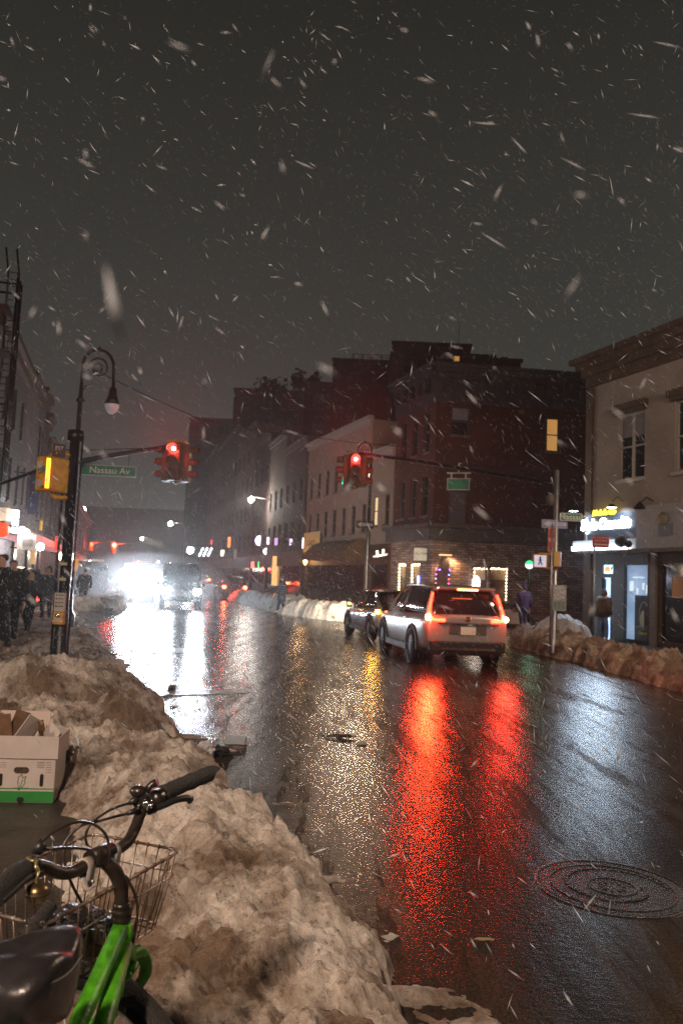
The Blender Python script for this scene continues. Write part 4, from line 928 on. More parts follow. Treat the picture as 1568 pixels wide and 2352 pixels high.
# ped signal housing
def ped_head(root, c, yaw, w=.40, h=.46, d=.20, face='hand', m=None):
    r2 = Matrix.Rotation(yaw, 3, 'Z'); f = r2 @ Vector((0, -1, 0)); s = r2 @ Vector((1, 0, 0))
    mb = MB(); mb.box(c, (w, d, h), r2); hd = mb.build('signal_housing', m or M_yel, root, bevel=.025)
    if face == 'walk':
        mb = MB(); mb.box(c + f*(d/2+.004), (w*.8, .008, h*.8), r2); mb.build('lens_panel', glow('pale_ped_panel', (.75, .72, .85), .6), hd)
        mb = MB(); q = c + f*(d/2+.012); sc = h*.8/2
        def L(a, b, r_): mb.tube([q + s*a[0]*sc + Vector((0, 0, a[1]*sc)), q + s*b[0]*sc + Vector((0, 0, b[1]*sc))], r_, 6)
        mb.ball(q + Vector((0, 0, .62*sc)), .028, 8); L((0, .45), (.02, -.05), .022); L((.02, -.05), (-.3, -.62), .016); L((.02, -.05), (.22, -.35), .016); L((.22, -.35), (.25, -.68), .014); L((0, .35), (-.32, .08), .012); L((0, .35), (.3, .1), .012)
        mb.build('walking_figure', mat('violet_figure', (.08, .06, .3), .5), hd)
    elif face == 'edge':
        mb = MB()
        for k in (0, .035): mb.tube([c + f*(d/2+.02) + s*(w/2-.03-k*2) + Vector((0, 0, -h*.44)), c + f*(d/2+.02) + s*(w/2-.03-k*2) + Vector((0, 0, h*.44))], .009, 6)
        mb.build('lit_louvre', glow('orange_louvre', (1, .28, .02), 6), hd)
    return hd
cH = P(122, 1092, YP-.15)
ps1 = thing('pedestrian_signal', cH, 'yellow pedestrian signal covered in stickers with an orange glowing edge, on the near post', 'pedestrian signal')
yw = R(62)
r2 = Matrix.Rotation(yw, 3, 'Z'); fwd = r2 @ Vector((0, -1, 0)); sd = r2 @ Vector((1, 0, 0))
mb = MB(); mb.box(cH, (.40, .24, .48), r2); hd = mb.build('signal_housing', M_yel, ps1, bevel=.03)
mb = MB()
for k in range(2): mb.tube([cH + fwd*(.125+.012) - sd*(.19-.0+k*.04) + Vector((0, 0, -.2)), cH + fwd*(.125+.012) - sd*(.19+k*.04) + Vector((0, 0, .2))], .010, 6)
mb.build('lit_louvre', glow('orange_louvre', (1, .30, .02), 7), hd)
mb = MB(); mb.tube([cH + Vector((-.05, 0, .26)), cH + Vector((.02, 0, .31)), (pb.x, YP, cH.z+.3)], .035, 8); mb.tube([cH + Vector((0, 0, -.26)), cH + Vector((.05, 0, -.30)), (pb.x, YP, cH.z-.29)], .035, 8); mb.build('bracket', M_yel, ps1)
fw = Frame(cH - sd*.2, 0); nrm = -sd     # sticker side faces the camera
ang = math.atan2(nrm.y, nrm.x) + R(90)
fK = Frame(cH + nrm*.205, ang)
for (x, z, w_, h_, m_, nm) in ((-.03, .12, .10, .10, mat('white_sticker', (.5, .48, .46), .5, var=.3, vscale=40), 'sticker'), (-.02, .035, .08, .08, mat('graffiti_sticker', (.3, .3, .28), .5, col2=(.05, .08, .06), vscale=60), 'sticker'),
                              (.05, .06, .07, .08, mat('teal_sticker', (.07, .13, .14), .5), 'sticker'), (-.02, -.13, .14, .10, mat('pale_sticker', (.42, .36, .33), .5, var=.3, vscale=50), 'sticker'), (.05, -.18, .05, .03, mat('green_sticker', (.05, .09, .05), .5), 'sticker')):
    mb = MB(); fbox(mb, fK, x-w_/2, x+w_/2, -.004-.002*x, -.0005, z-h_/2, z+h_/2); mb.build(nm, m_, hd)

# second (far) crook lamp, mast from the right corner with second signal
base2 = Vector((P(838, 1400, 33).x, 33.0, 0))
zt2 = P(825, 1005, 33).z
cl2, e2 = crook_lamp(base2 + Vector((0, 0, .05)), zt2, R(158), 'far bishop crook lamp post behind the middle red signal', '', .72, lit=True)  # lit as an added light for the cream houses and the road
ow = thing('one_way_sign', P(838, 1204, 32.8), 'one-way arrow sign pointing left on the far crook lamp post', 'street sign')
a = P(818, 1204, 32.8); b_ = P(858, 1206, 32.8); fO = Frame(a, math.atan2(b_.y-a.y, b_.x-a.x)); LO = (b_-a).length
def one_way(root, fr, L, h, dark, pale, body=True):
    mb = MB(); fbox(mb, fr, 0, L, 0, .015, -h/2, h/2); mb.build('panel', dark, root)
    mb = MB(); ah = h*.36; mb.prism([(L*.06, 0), (L*.28, ah), (L*.28, ah*.5), (L*.94, ah*.5), (L*.94, -ah*.5), (L*.28, -ah*.5), (L*.28, -ah)], fr, -.01, -.001); mb.build('arrow', pale, root)
    if body: text(fr, L*.6, -.014, 0, h*.34, 'ONE WAY', dark, root)
one_way(ow, fO, LO, .30, mat('black_sign', (.02, .02, .022), .5), mat('pink_white', (.6, .5, .52), .5))
mb = MB(); mb.tube([fO.p(LO/2, .02, 0), (base2.x, 33, fO.o.z)], .03); mb.build('bracket', M_dark, ow)

YR = 20.0
pr = P(1271, 1440, YR); rp = thing('signal_mast', (pr.x, YR, .12), 'silver signal post with long mast arm and red traffic light at the right corner', 'traffic light mast')
zt = P(1268, 1128, YR).z; 
mb = MB(); mb.lathe([(.12, 0), (.12, .3), (.075, .4), (.06, zt+.4), (.001, zt+.45)], (pr.x, YR, .12), 14); mb.build('pole', M_steel, rp)
p2 = P(816, 1040, 25.6); p1 = Vector((pr.x, YR, P(1268, 1112, YR).z))
mast(rp, p1, p2 + (p2-p1).normalized()*.4, True, .07, .04)
signal_cluster(rp, P(814, 1082, 25.7), R(2), green=True, s=.98)
mb = MB(); mb.lathe([(.001, .0), (.05, -.01), (.12, -.14), (.1, -.3), (.001, -.34)], P(1264, 1132, YR-.15) , 12); mb.build('detector', M_stone, rp)
# blank-looking green sign hanging from the mast, seen from behind the snow
s2 = thing('street_name_sign', P(1052, 1110, 22.5), 'hanging green sign with pale bars on the right mast arm, its words lost in snow', 'street sign')
a = P(1026, 1112, 22.6); b_ = P(1078, 1106, 22.4); fG = Frame(a, math.atan2(b_.y-a.y, b_.x-a.x)); LG = (b_-a).length
name_sign(s2, fG, LG, .34, None, .2)
mb = MB(); fbox(mb, fG, -.02, LG+.02, 0, .02, .30, .34); fbox(mb, fG, .1, .14, 0, .02, .17, .30); fbox(mb, fG, LG-.14, LG-.1, 0, .02, .17, .30); fbox(mb, fG, LG*.5-.02, LG*.5+.02, 0, .02, .34, .62); mb.build('hanger', M_bord, s2)
# signs on the right post
fP = Frame((pr.x, YR-.09, 0), R(2))
def zr_(py): return P(1271, py, YR).z
def xr_(px): return P(px, 1200, YR).x - pr.x
n2 = thing('street_name_sign', (pr.x+.4, YR-.1, zr_(1187)), 'green street name sign reading Nassau Av on the silver corner post', 'street sign')
fN = Frame((pr.x+.07, YR-.1, zr_(1187)), R(-2)); name_sign(n2, fN, xr_(1332)-.07, .20, None, .2)
text(fN, .27, -.006, 0, .2, 'Nassau', M_letter, n2); text(fN, .58, -.006, .03, .1, 'Av', M_letter, n2)
o2 = thing('one_way_sign', (pr.x, YR-.1, zr_(1203)), 'blue-white one-way arrow sign pointing left on the silver corner post', 'street sign')
fO2 = Frame((pr.x+xr_(1242), YR-.06, zr_(1204)), R(0)); one_way(o2, fO2, xr_(1301)-xr_(1242), .22, mat('slate_sign', (.22, .25, .42), .5), mat('bluewhite_sign', (.5, .52, .68), .5))
d2 = thing('do_not_enter_sign', (pr.x, YR-.1, zr_(1240)), 'narrow red sign with a darker oval and pale bar, half turned on the silver post', 'street sign')
fD = Frame((pr.x+xr_(1255), YR-.14, zr_(1241)), R(0)); wD = xr_(1270)-xr_(1255)
mb = MB(); fbox(mb, fD, 0, wD, 0, .015, -.3, .32); mb.build('panel', mat('salmon_panel', (.40, .14, .12), .5), d2)
mb = MB(); mb.prism([(wD/2+wD*.45*math.cos(R(15*k)), .01+.27*math.sin(R(15*k))) for k in range(24)], fD, -.008, -.001); mb.build('oval', M_red_sign, d2)
mb = MB(); fbox(mb, fD, 0, wD, -.014, -.009, -.05, .05); mb.build('bar', mat('salmon_bar', (.45, .25, .22), .5), d2)
p3 = thing('pedestrian_signal', (pr.x-.3, YR-.2, zr_(1288)), 'yellow pedestrian signal showing a white walking figure on the silver post', 'pedestrian signal')
ped_head(p3, P(1240, 1289, YR-.15), R(-16), w=.36, h=.36, d=.2, face='walk')
mb = MB(); mb.box(P(1256, 1272, YR-.1), (.42, .05, .04)); mb.box(P(1257, 1305, YR-.1), (.42, .05, .04)); mb.build('bracket', M_yel, p3)
p4 = thing('pedestrian_signal', (pr.x+.15, YR-.2, zr_(1288)), 'second yellow pedestrian signal seen edge-on at the right of the silver post', 'pedestrian signal')
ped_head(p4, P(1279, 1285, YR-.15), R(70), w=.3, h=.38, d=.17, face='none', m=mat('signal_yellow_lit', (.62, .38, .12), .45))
mb = MB(); mb.box(P(1268, 1288, YR-.05), (.16, .05, .28)); mb.build('bracket', M_black, p4)
# bus stop schedule case
bsn = thing('bus_timetable_case', (P(1282, 1375, YR-.4).x, YR-.4, .12), 'grey-green bus timetable case with printed panels on a thin pole', 'timetable')
fT = Frame(P(1268, 1403, YR-.6), R(4)); wT = (P(1300, 1400, YR-.6)-P(1268, 1400, YR-.6)).length; hT = P(1280, 1343, YR-.6).z - P(1280, 1403, YR-.6).z
mb = MB(); fbox(mb, fT, 0, wT, 0, .06, 0, hT); cs = mb.build('case', mat('case_green', (.25, .33, .30), .4), bsn, bevel=.008)
mb = MB(); fbox(mb, fT, .03, wT-.02, -.006, -.001, .26, hT-.04); mb.build('schedule_sheet', mat('printed_sheet', (.6, .6, .62), .5, col2=(.2, .2, .24), vscale=25), cs)
mb = MB()
for k in range(3): fbox(mb, fT, .03+k*(wT-.05)/3, .01+(k+1)*(wT-.05)/3, -.006, -.001, .04, .23)
mb.build('map_panel', mat('pale_green_panel', (.2, .27, .27), .5, var=.4, vscale=30), cs)
mb = MB(); mb.tube([fT.p(-.03, .05, -1.0), fT.p(-.03, .05, 2.1)], .02, 8); mb.build('pole', M_steel, bsn)
# subway globe
gp = P(1215, 1297, 31); gl = thing('subway_globe_lamp', (gp.x, 31, 0), 'half green half white glowing globe lamp at the subway entrance', 'lamp')
rr_ = .165
mb = MB(); mb.lathe([(rr_*math.cos(R(a)), rr_*math.sin(R(a))) for a in range(0, 91, 10)], gp, 18); mb.build('green_half', glow('green_globe', (.03, .75, .25), 1.5), gl)
mb = MB(); mb.lathe([(rr_*math.cos(R(a)), rr_*math.sin(R(a))) for a in range(-90, 1, 10)], gp, 18); mb.build('white_half', glow('white_globe', (.85, 1, .85), 1.6), gl)
mb = MB(); mb.tube([(gp.x, 31, 0), (gp.x, 31, gp.z-rr_)], .05, 8); mb.build('post', M_black, gl)
light('globe_light', 'POINT', gp + Vector((0, -.3, 0)), (.5, 1, .6), 8, gl, .15)
# red arrow sign by the shop door
rs = P(1379, 1245, 22.5); ra = thing('bus_stop_sign', (rs.x, 22.5, .12), 'red sign with white arrow and lettering in front of the lit shop', 'street sign')
fA = Frame(rs, R(3)); mb = MB(); fbox(mb, fA, -.24, .24, 0, .015, -.16, .17); mb.build('panel', M_red_sign, ra)
mb = MB(); mb.prism([(-.21, -.065), (-.15, -.03), (-.15, -.055), (.2, -.055), (.2, -.085), (-.15, -.085), (-.15, -.11)], fA, -.008, -.001); mb.build('arrow', mat('pink_white', (.6, .5, .52), .5), ra)
text(fA, 0, -.005, .075, .085, 'NO STOPPING\nANYTIME', mat('pink_white', (.6, .5, .52), .5), ra)
mb = MB(); mb.tube([(rs.x-.16, 22.55, .12), (rs.x-.16, 22.55, rs.z+.16)], .025, 8); mb.build('pole', M_steel, ra)

# overhead cable
cb = thing('overhead_cable', P(250, 868, 20), 'thin black cable slung from the crook lamp across the avenue', 'cable')
a = P(190, 812, 21); b_ = P(1347, 1010, 34); pts = [P(196, 838, 21), P(262, 872, 22), P(350, 915, 24), P(445, 957, 26), P(560, 985, 28), P(800, 1015, 31), P(1100, 1040, 36)]
mb = MB(); mb.tube(pts, .018, 5); mb.build('wire', M_dark, cb)

# ------------------------------------------------------------------ people
def skin_mesh(name, joints, edges, m, parent, sub=1):
    """joints: {key: ((x,y,z), r)}; local coordinates of parent"""
    keys = list(joints); me = bpy.data.meshes.new(name)
    me.from_pydata([joints[k][0] for k in keys], [(keys.index(a), keys.index(b)) for a, b in edges], []); me.update()
    o = bpy.data.objects.new(name, me); COL.objects.link(o)
    sk = o.modifiers.new('skin', 'SKIN'); sk.use_smooth_shade = True
    for i, k in enumerate(keys):
        r_ = joints[k][1]; me.skin_vertices[0].data[i].radius = (r_, r_) if not isinstance(r_, tuple) else r_
    me.skin_vertices[0].data[0].use_root = True
    o.modifiers.new('sub', 'SUBSURF').levels = sub; o.modifiers['sub'].render_levels = sub
    dg = bpy.context.evaluated_depsgraph_get(); me2 = bpy.data.meshes.new_from_object(o.evaluated_get(dg)); bpy.data.objects.remove(o)
    for p in me2.polygons: p.use_smooth = True
    me2.materials.clear(); me2.materials.append(m)
    o = bpy.data.objects.new(name, me2); COL.objects.link(o); o.parent = parent
    return o
def person(loc, H, rz, label, coat, trousers, hood=False, stride=.18, lean=0.0, arms=.1, long_coat=False, hair=None, hat=None, group=None, bulk=1.0, cap_m=None):
    rt = thing('person', loc, label, 'person', rz, group); k = H/1.75
    def J(x, y, z, r): return ((x*k, (y+lean*max(0, z-.9))*k, z*k), tuple(q*k for q in r) if isinstance(r, tuple) else r*k)
    st = stride
    j = {'pel': J(0, 0, .95, .12), 'spine': J(0, 0, 1.15, .12), 'chest': J(0, 0, 1.36, .13), 'neck': J(0, 0, 1.5, .055), 'jaw': J(0, .02, 1.58, .065), 'head': J(0, .01, 1.655, .088), 'top': J(0, 0, 1.72, .062), 'nose': J(0, .10, 1.62, .012)}
    ed = [('pel', 'spine'), ('spine', 'chest'), ('chest', 'neck'), ('neck', 'jaw'), ('jaw', 'head'), ('head', 'top'), ('jaw', 'nose')]
    for s, n_ in ((-1, 'l'), (1, 'r')):
        f = st*s
        j.update({n_+'hip': J(.09*s, 0, .9, .09), n_+'kn': J(.10*s, f*.55+.03, .5, .06), n_+'an': J(.10*s, f, .09, .042), n_+'toe': J(.11*s, f+.16, .04, .035),
                  n_+'sh': J(.17*s, 0, 1.42, .06), n_+'el': J(.24*s, -f*.5-.02, 1.14, .042), n_+'wr': J(.25*s, -f*.8+arms, .90, .028), n_+'palm': J(.25*s, -f*.9+arms+.03, .83, .034)})
        ed += [('pel', n_+'hip'), (n_+'hip', n_+'kn'), (n_+'kn', n_+'an'), (n_+'an', n_+'toe'), ('chest', n_+'sh'), (n_+'sh', n_+'el'), (n_+'el', n_+'wr'), (n_+'wr', n_+'palm')]
        for q in range(4):
            dy = -.03+.02*q; j[n_+'f%d' % q] = J(.25*s-.005*s*q, -f*.9+arms+.04+dy, .77-.012*math.sin(q*1.1), .0095); j[n_+'g%d' % q] = J(.235*s, -f*.9+arms+.05+dy, .735-.008*(q % 3), .008)
            ed += [(n_+'palm', n_+'f%d' % q), (n_+'f%d' % q, n_+'g%d' % q)]
        j[n_+'th'] = J(.225*s, -f*.9+arms+.07, .80, .011); ed.append((n_+'palm', n_+'th'))
    skin_mesh('body', j, ed, M_skin, rt)
    # coat
    b = bulk; zb = .45 if long_coat else .80
    c = {'a': J(0, 0, 1.18, (.17*b, .14*b)), 'b': J(0, 0, .95, (.18*b, .15*b)), 'c': J(0, .0, zb, (.21*b, .19*b)), 'd': J(0, 0, 1.38, (.18*b, .135*b)), 'e': J(0, 0, 1.5, .08)}
    c['e'] = (c['e'][0], .085*k)
    ce = [('a', 'b'), ('b', 'c'), ('a', 'd'), ('d', 'e')]
    for s, n_ in ((-1, 'l'), (1, 'r')):
        f = st*s
        c.update({n_+'sh': J(.20*s, 0, 1.42, .085*b), n_+'el': J(.26*s, -f*.5-.02, 1.14, .07*b), n_+'wr': J(.26*s, -f*.8+arms, .92, .052*b)}); ce += [('d', n_+'sh'), (n_+'sh', n_+'el'), (n_+'el', n_+'wr')]
    skin_mesh('coat', c, ce, coat, rt)
    t = {'p': J(0, 0, .95, .13)}; te = []
    for s, n_ in ((-1, 'l'), (1, 'r')):
        f = st*s; t.update({n_+'h': J(.09*s, 0, .86, .105), n_+'k': J(.10*s, f*.55+.03, .5, .078), n_+'a': J(.10*s, f, .12, .06)}); te += [('p', n_+'h'), (n_+'h', n_+'k'), (n_+'k', n_+'a')]
    skin_mesh('trousers', t, te, trousers, rt)
    for s, n_ in ((-1, 'l'), (1, 'r')):
        f = st*s; skin_mesh('shoe', {'a': J(.10*s, f-.04, .06, .05), 'b': J(.11*s, f+.08, .045, .048), 'c': J(.115*s, f+.19, .035, .035)}, [('a', 'b'), ('b', 'c')], M_shopdark, rt)
    if hood: skin_mesh('hood', {'a': J(0, -.02, 1.52, .10), 'b': J(0, -.02, 1.64, .125), 'c': J(0, -.04, 1.73, .09), 'd': J(0, -.1, 1.8, .03)}, [('a', 'b'), ('b', 'c'), ('c', 'd')], cap_m or coat, rt)
    else: skin_mesh('hair', {'a': J(0, -.03, 1.6, .075), 'b': J(0, -.02, 1.69, .098), 'c': J(0, -.01, 1.745, .07)}, [('a', 'b'), ('b', 'c')], hair or mat('dark_hair', (.015, .01, .008), .7), rt)
    return rt
K_black = mat('black_wool', (.010, .010, .012), .9); K_char = mat('charcoal_cloth', (.03, .03, .034), .9); K_brown = mat('brown_quilted_coat', (.12, .07, .04), .85, var=.5, vscale=12, bump=.8, bscale=14)
K_jean = mat('blue_denim', (.10, .18, .32), .85, var=.3); K_purp = mat('purple_parka', (.045, .022, .055), .9); K_navy = mat('navy_cloth', (.02, .025, .05), .9)
person(G(645, 1411), 1.84, R(80), 'person in a long dark hooded coat crossing the avenue alone', K_navy, K_black, hood=True, stride=.2, long_coat=True, bulk=1.25)
person((P(24, 1400, 16.5).x, 16.5, 0), 1.80, R(200), 'stocky person in black at the left edge, nearest of the group', K_black, K_black, bulk=1.45, stride=.28, arms=.02)
person((P(48, 1400, 20.6).x, 20.6, 0), 1.62, R(130), 'hooded person in black second from the left edge', K_black, K_char, hood=True, bulk=1.3)
person((P(66, 1400, 18.8).x, 18.8, 0), 1.58, R(235), 'shorter person in charcoal between the two groups of walkers', K_char, K_black, bulk=1.2)
person((P(106, 1400, 24.5).x, 24.5, 0), 1.70, R(185), 'person in dark clothes standing apart beside the red tail light', K_char, K_black, hood=True, long_coat=False, stride=.06, bulk=1.2)
person((P(-2, 1400, 14).x, 14, 0.1), 1.78, R(150), 'person in black cut off by the left edge of the view', K_black, K_black, bulk=1.3)
person((P(1201, 1400, 27).x, 27, 0.12), 1.70, R(20), 'person in a purple parka walking behind the white car', K_purp, K_navy, hood=True, stride=.12, bulk=1.2)
pbx = P(1375, 1440, 25.3)
person((pbx.x, 25.0, .12), 1.62, R(-60), 'person in a bulky brown coat and blue jeans at the shop door', K_brown, K_jean, hood=True, stride=.10, lean=.12, bulk=1.55, arms=.2)
person((P(190, 1400, 34).x, 34, 0), 1.7, R(20), 'dim walker just right of the signal post', K_char, K_black, stride=.15, bulk=1.2)

# ------------------------------------------------------------------ cars
def loft(stations, secf, m, name, parent, sub=1, closed_bottom=True):
    mb = MB(); rings = [secf(*s) for s in stations]; n_ = len(rings[0])
    for r_ in rings: mb.v += [Vector(p) for p in r_]
    for i in range(len(rings)-1):
        for k in range(n_): mb.f.append((i*n_+k, i*n_+(k+1) % n_, (i+1)*n_+(k+1) % n_, (i+1)*n_+k)); mb.sm.append(True)
    mb.f.append(tuple(range(n_))[::-1]); mb.f.append(tuple(range((len(rings)-1)*n_, len(rings)*n_))); mb.sm += [True, True]
    return mb.build(name, m, parent, sub=sub, local=True)
def body_sec(y, zb, zt, hw):
    zm = zb+(zt-zb)*.55
    half = [(hw*.86, zb), (hw*.98, zb+.08), (hw, zm), (hw*.985, zt-.10), (hw*.90, zt-.01), (hw*.5, zt+.02), (0, zt+.025)]
    return [(x, y, z) for x, z in half] + [(-x, y, z) for x, z in half[-2::-1]] 
def cab_sec(y, wb, wt, zb, zt):
    half = [(wb, zb), (wb*.985, zb+(zt-zb)*.15), (wb*.4+wt*.6, zb+(zt-zb)*.7), (wt, zt-.03), (wt*.8, zt), (0, zt+.02)]
    return [(x, y, z) for x, z in half] + [(-x, y, z) for x, z in half[-2::-1]]
def wheel(parent, x, y, r, side):
    mb = MB(); w_ = .11
    mb.lathe([(r*.62, -w_), (r*.9, -w_), (r, -w_*.75), (r, w_*.75), (r*.9, w_), (r*.62, w_), (r*.6, w_*.6), (r*.6, -w_*.6), (r*.62, -w_)], (x, y, r), 28, 'X'); wh = mb.build('wheel', M_rubber, parent, local=True)
    mb = MB(); xo = x + side*w_*.72
    mb.lathe([(r*.62, -.02), (r*.62, .02), (r*.55, .02), (r*.55, -.02)], (xo, y, r), 28, 'X')
    for k in range(5):
        a = k*2*math.pi/5
        for da in (-.14, .14):
            mb.tube([(xo, y+math.cos(a)*r*.1, r+math.sin(a)*r*.1), (xo, y+math.cos(a+da)*r*.57, r+math.sin(a+da)*r*.57)], .018, 6)
    mb.lathe([(.001, .03), (.05, .025), (.06, -.02)], (xo, y, r), 12, 'X')
    ri = mb.build('rim', M_rim, wh, local=True)
    return wh
def arch(parent, x, y, r, side, m):
    mb = MB(); n_ = 18; R0, R1 = r*1.10, r*1.32; vs = []
    for i in range(n_+1):
        a = R(-8) + R(196)*i/n_
        for rr, dx in ((R0, -.10), (R0, .02), (R1, .015), (R1, -.10)): vs.append((x+side*dx, y+math.cos(a)*rr, r+math.sin(a)*rr))
    fs = [(i*4+k, i*4+(k+1) % 4, (i+1)*4+(k+1) % 4, (i+1)*4+k) for i in range(n_) for k in range(4)]
    mb.add(vs, fs, True)
    # dark well behind the wheel
    mb.lathe([(.001, 0), (R0+.01, 0), (R0+.01, .01)], (x - side*.0 + side*.006, y, r), 24, 'X'); return mb.build('wheel_arch', m, parent, local=True)
M_clad = mat('black_cladding', (.014, .014, .015), .6)
def car(loc, yaw, kind, paint, label, lights=True, brake=False, head=False, tail=0, group=None):
    rt = thing('car' if kind != 'suv' else 'suv_car', loc, label, 'car', yaw, group)
    if kind == 'suv':
        L = 2.3; hw = .925; rW = .36; ya, yr = 1.36, -1.30
        B = [(-2.30, .52, .96, .78), (-2.27, .40, 1.04, .86), (-2.12, .30, 1.07, .905), (-1.7, .25, 1.08, hw), (-.8, .22, 1.06, hw), (.4, .22, 1.04, hw), (1.1, .22, 1.02, hw), (1.3, .22, 1.00, .92), (1.8, .24, .95, .90), (2.12, .28, .84, .84), (2.27, .36, .72, .74), (2.31, .42, .64, .62)]
        Cc = [(-2.20, .80, .72, 1.0, 1.06), (-2.08, .83, .68, 1.02, 1.40), (-1.98, .84, .64, 1.02, 1.57), (-1.6, .85, .655, 1.02, 1.64), (-.8, .86, .67, 1.02, 1.67), (.1, .86, .66, 1.02, 1.65), (.55, .85, .62, 1.0, 1.52), (1.25, .80, .62, .98, 1.05)]
        roof = [(-2.10, .60, 1.60), (-1.6, .635, 1.648), (-.8, .65, 1.678), (.1, .64, 1.658), (.40, .60, 1.60)]
    elif kind == 'sedan':
        L = 2.4; hw = .915; rW = .335; ya, yr = 1.42, -1.38
        B = [(-2.40, .50, .92, .74), (-2.35, .38, .98, .84), (-2.1, .28, 1.0, .89), (-1.5, .22, .97, hw), (-.8, .20, .93, hw), (.4, .20, .91, hw), (1.1, .20, .90, hw), (1.5, .20, .87, .90), (2.0, .24, .78, .86), (2.3, .30, .66, .76), (2.40, .38, .56, .6)]
        Cc = [(-1.95, .74, .60, .94, .98), (-1.6, .78, .60, .94, 1.18), (-1.1, .81, .60, .93, 1.38), (-.4, .82, .61, .91, 1.44), (.2, .82, .60, .9, 1.42), (.6, .81, .58, .88, 1.30), (1.25, .76, .58, .87, .92)]
        roof = [(-1.15, .56, 1.40), (-.4, .59, 1.448), (.2, .58, 1.428), (.5, .54, 1.35)]
    else:  # van / truck
        L = 2.6; hw = .99; rW = .38; ya, yr = 1.6, -1.6
        B = [(-2.6, .45, 1.2, .95), (-2.5, .35, 1.25, .98), (-1, .3, 1.25, hw), (1.2, .3, 1.22, hw), (1.7, .32, 1.15, .97), (2.4, .36, 1.02, .92), (2.6, .45, .9, .8)]
        Cc = [(-2.55, .93, .86, 1.1, 2.1), (-1, .95, .86, 1.1, 2.2), (.9, .94, .84, 1.1, 2.15), (1.25, .93, .8, 1.1, 1.9), (1.75, .9, .8, 1.08, 1.16)]
        roof = [(-2.5, .82, 2.13), (-1, .83, 2.22), (.8, .82, 2.17), (1.0, .78, 2.1)]
    loft(B, body_sec, paint, 'body', rt, 2)
    loft(Cc, cab_sec, M_glass, 'windows', rt, 1)
    mb = MB()
    for i in range(len(roof)-1):
        (y0, w0, z0), (y1, w1, z1) = roof[i], roof[i+1]
        mb.add([(-w0, y0, z0-.01), (-w0*.5, y0, z0+.012), (0, y0, z0+.02), (w0*.5, y0, z0+.012), (w0, y0, z0-.01), (-w1, y1, z1-.01), (-w1*.5, y1, z1+.012), (0, y1, z1+.02), (w1*.5, y1, z1+.012), (w1, y1, z1-.01)],
               [(0, 1, 6, 5), (1, 2, 7, 6), (2, 3, 8, 7), (3, 4, 9, 8)], True)
    for s in (-1, 1):
        c0, c1 = Cc[-1], Cc[-3]; mb.tube([(s*c0[1]*.97, c0[0], c0[3]+.03), (s*(c1[2]+.02), c1[0]+.08, c1[4]-.01)], .035, 6)
        k1 = Cc[0]; k2 = Cc[2]; mb.tube([(s*k1[1]*.985, k1[0]+.05, k1[3]), (s*(k2[2]*.5+k2[1]*.5+.01), (k1[0]+k2[0])/2+.04, (k1[3]+k2[4])/2), (s*(k2[2]+.015), k2[0]+.05, k2[4]-.02)], [.07, .06, .045], 6)
        mb.tube([(s*roof[0][1], roof[0][0]+.05, roof[0][2]-.03)] + [(s*(w_+.02), y, z-.03) for y, w_, z in roof[1:]], .03, 6)
        yb = -.35; mb.tube([(s*.875*(hw/.925), yb, Cc[3][3]), (s*(Cc[3][2]+.035), yb, Cc[3][4]-.03)], .03, 6)
    mb.build('roof', paint, rt, local=True)
    for s in (-1, 1):
        for y in (ya, yr):
            wheel(rt, s*(hw-.10), y, rW, s); arch(rt, s*(hw-.005), y, rW, s, M_clad)
        mb = MB(); mb.box((s*(hw+.10), .75, Cc[-2][3]+.06), (.18, .12, .14), tp=.8); mb.build('side_mirror', M_clad if kind == 'suv' else paint, rt, local=True, bevel=.03)
        mb = MB(); mb.box((s*(hw-.01), .02, .30), (.05, 1.9, .14)); mb.build('side_sill', M_clad, rt, local=True, bevel=.01)
        for y in (.15, -.75):
            mb = MB(); mb.box((s*(hw+.005), y, .93 if kind != 'sedan' else .84), (.03, .2, .03)); mb.build('door_handle', M_chrome, rt, local=True)
    return rt, Cc, B
G_tail = glow('brake_light', (1.0, .03, .012), 15); G_tailhot = glow('brake_light_core', (1.0, .32, .10), 45); G_tail2 = glow('tail_light', (1, .03, .015), 8)
M_lensred = mat('red_lens', (.25, .01, .01), .2)
M_silver = mat('silver_white_paint', (.42, .40, .39), .24, .35, spec=.6); M_grey = mat('steel_grey_paint', (.20, .225, .26), .18, .5, spec=.6); M_blk = mat('black_paint', (.01, .011, .014), .2, .2)
# white SUV
rl = Vector((1.71, 17.3, 0)); yaw = R(10); hd_ = Vector((-math.sin(yaw), math.cos(yaw), 0)); rg = Vector((math.cos(yaw), math.sin(yaw), 0))
cs_ = rl + rg*.82 + hd_*1.30
suv, _, _ = car(cs_ + Vector((0, 0, 0)), yaw, 'suv', M_silver, 'white compact SUV seen from behind with its red brake lights burning')
def lamp_tube(parent, name, pts, r_, m): mb = MB(); mb.tube(pts, r_, 8); return mb.build(name, m, parent, local=True)
for s in (-1, 1):
    t = lamp_tube(suv, 'tail_light', [(s*.84, -2.155, 1.02), (s*.80, -2.155, 1.12), (s*.745, -2.10, 1.34), (s*.70, -2.05, 1.50)], .028, G_tail)
    lamp_tube(t, 'light_bar', [(s*.86, -2.19, .985), (s*.70, -2.285, .955), (s*.50, -2.315, .955)], .030, glow('brake_light_bar', (1.0, .06, .02), 12))
    lamp_tube(t, 'lamp_core', [(s*.86, -2.20, 1.0), (s*.80, -2.25, 1.0)], .058, G_tailhot)
    lamp_tube(suv, 'bumper_reflector', [(s*.62, -2.31, .52), (s*.80, -2.25, .52)], .02, M_lensred)
    light('brake_lamp', 'SPOT', wm(suv) @ Vector((s*.82, -2.36, 1.02)), (1, .045, .012) if s < 0 else (1, .02, .02), 200 if s < 0 else 50, suv, .2, look(-hd_ + Vector((0, 0, -.22))), 150, .9)
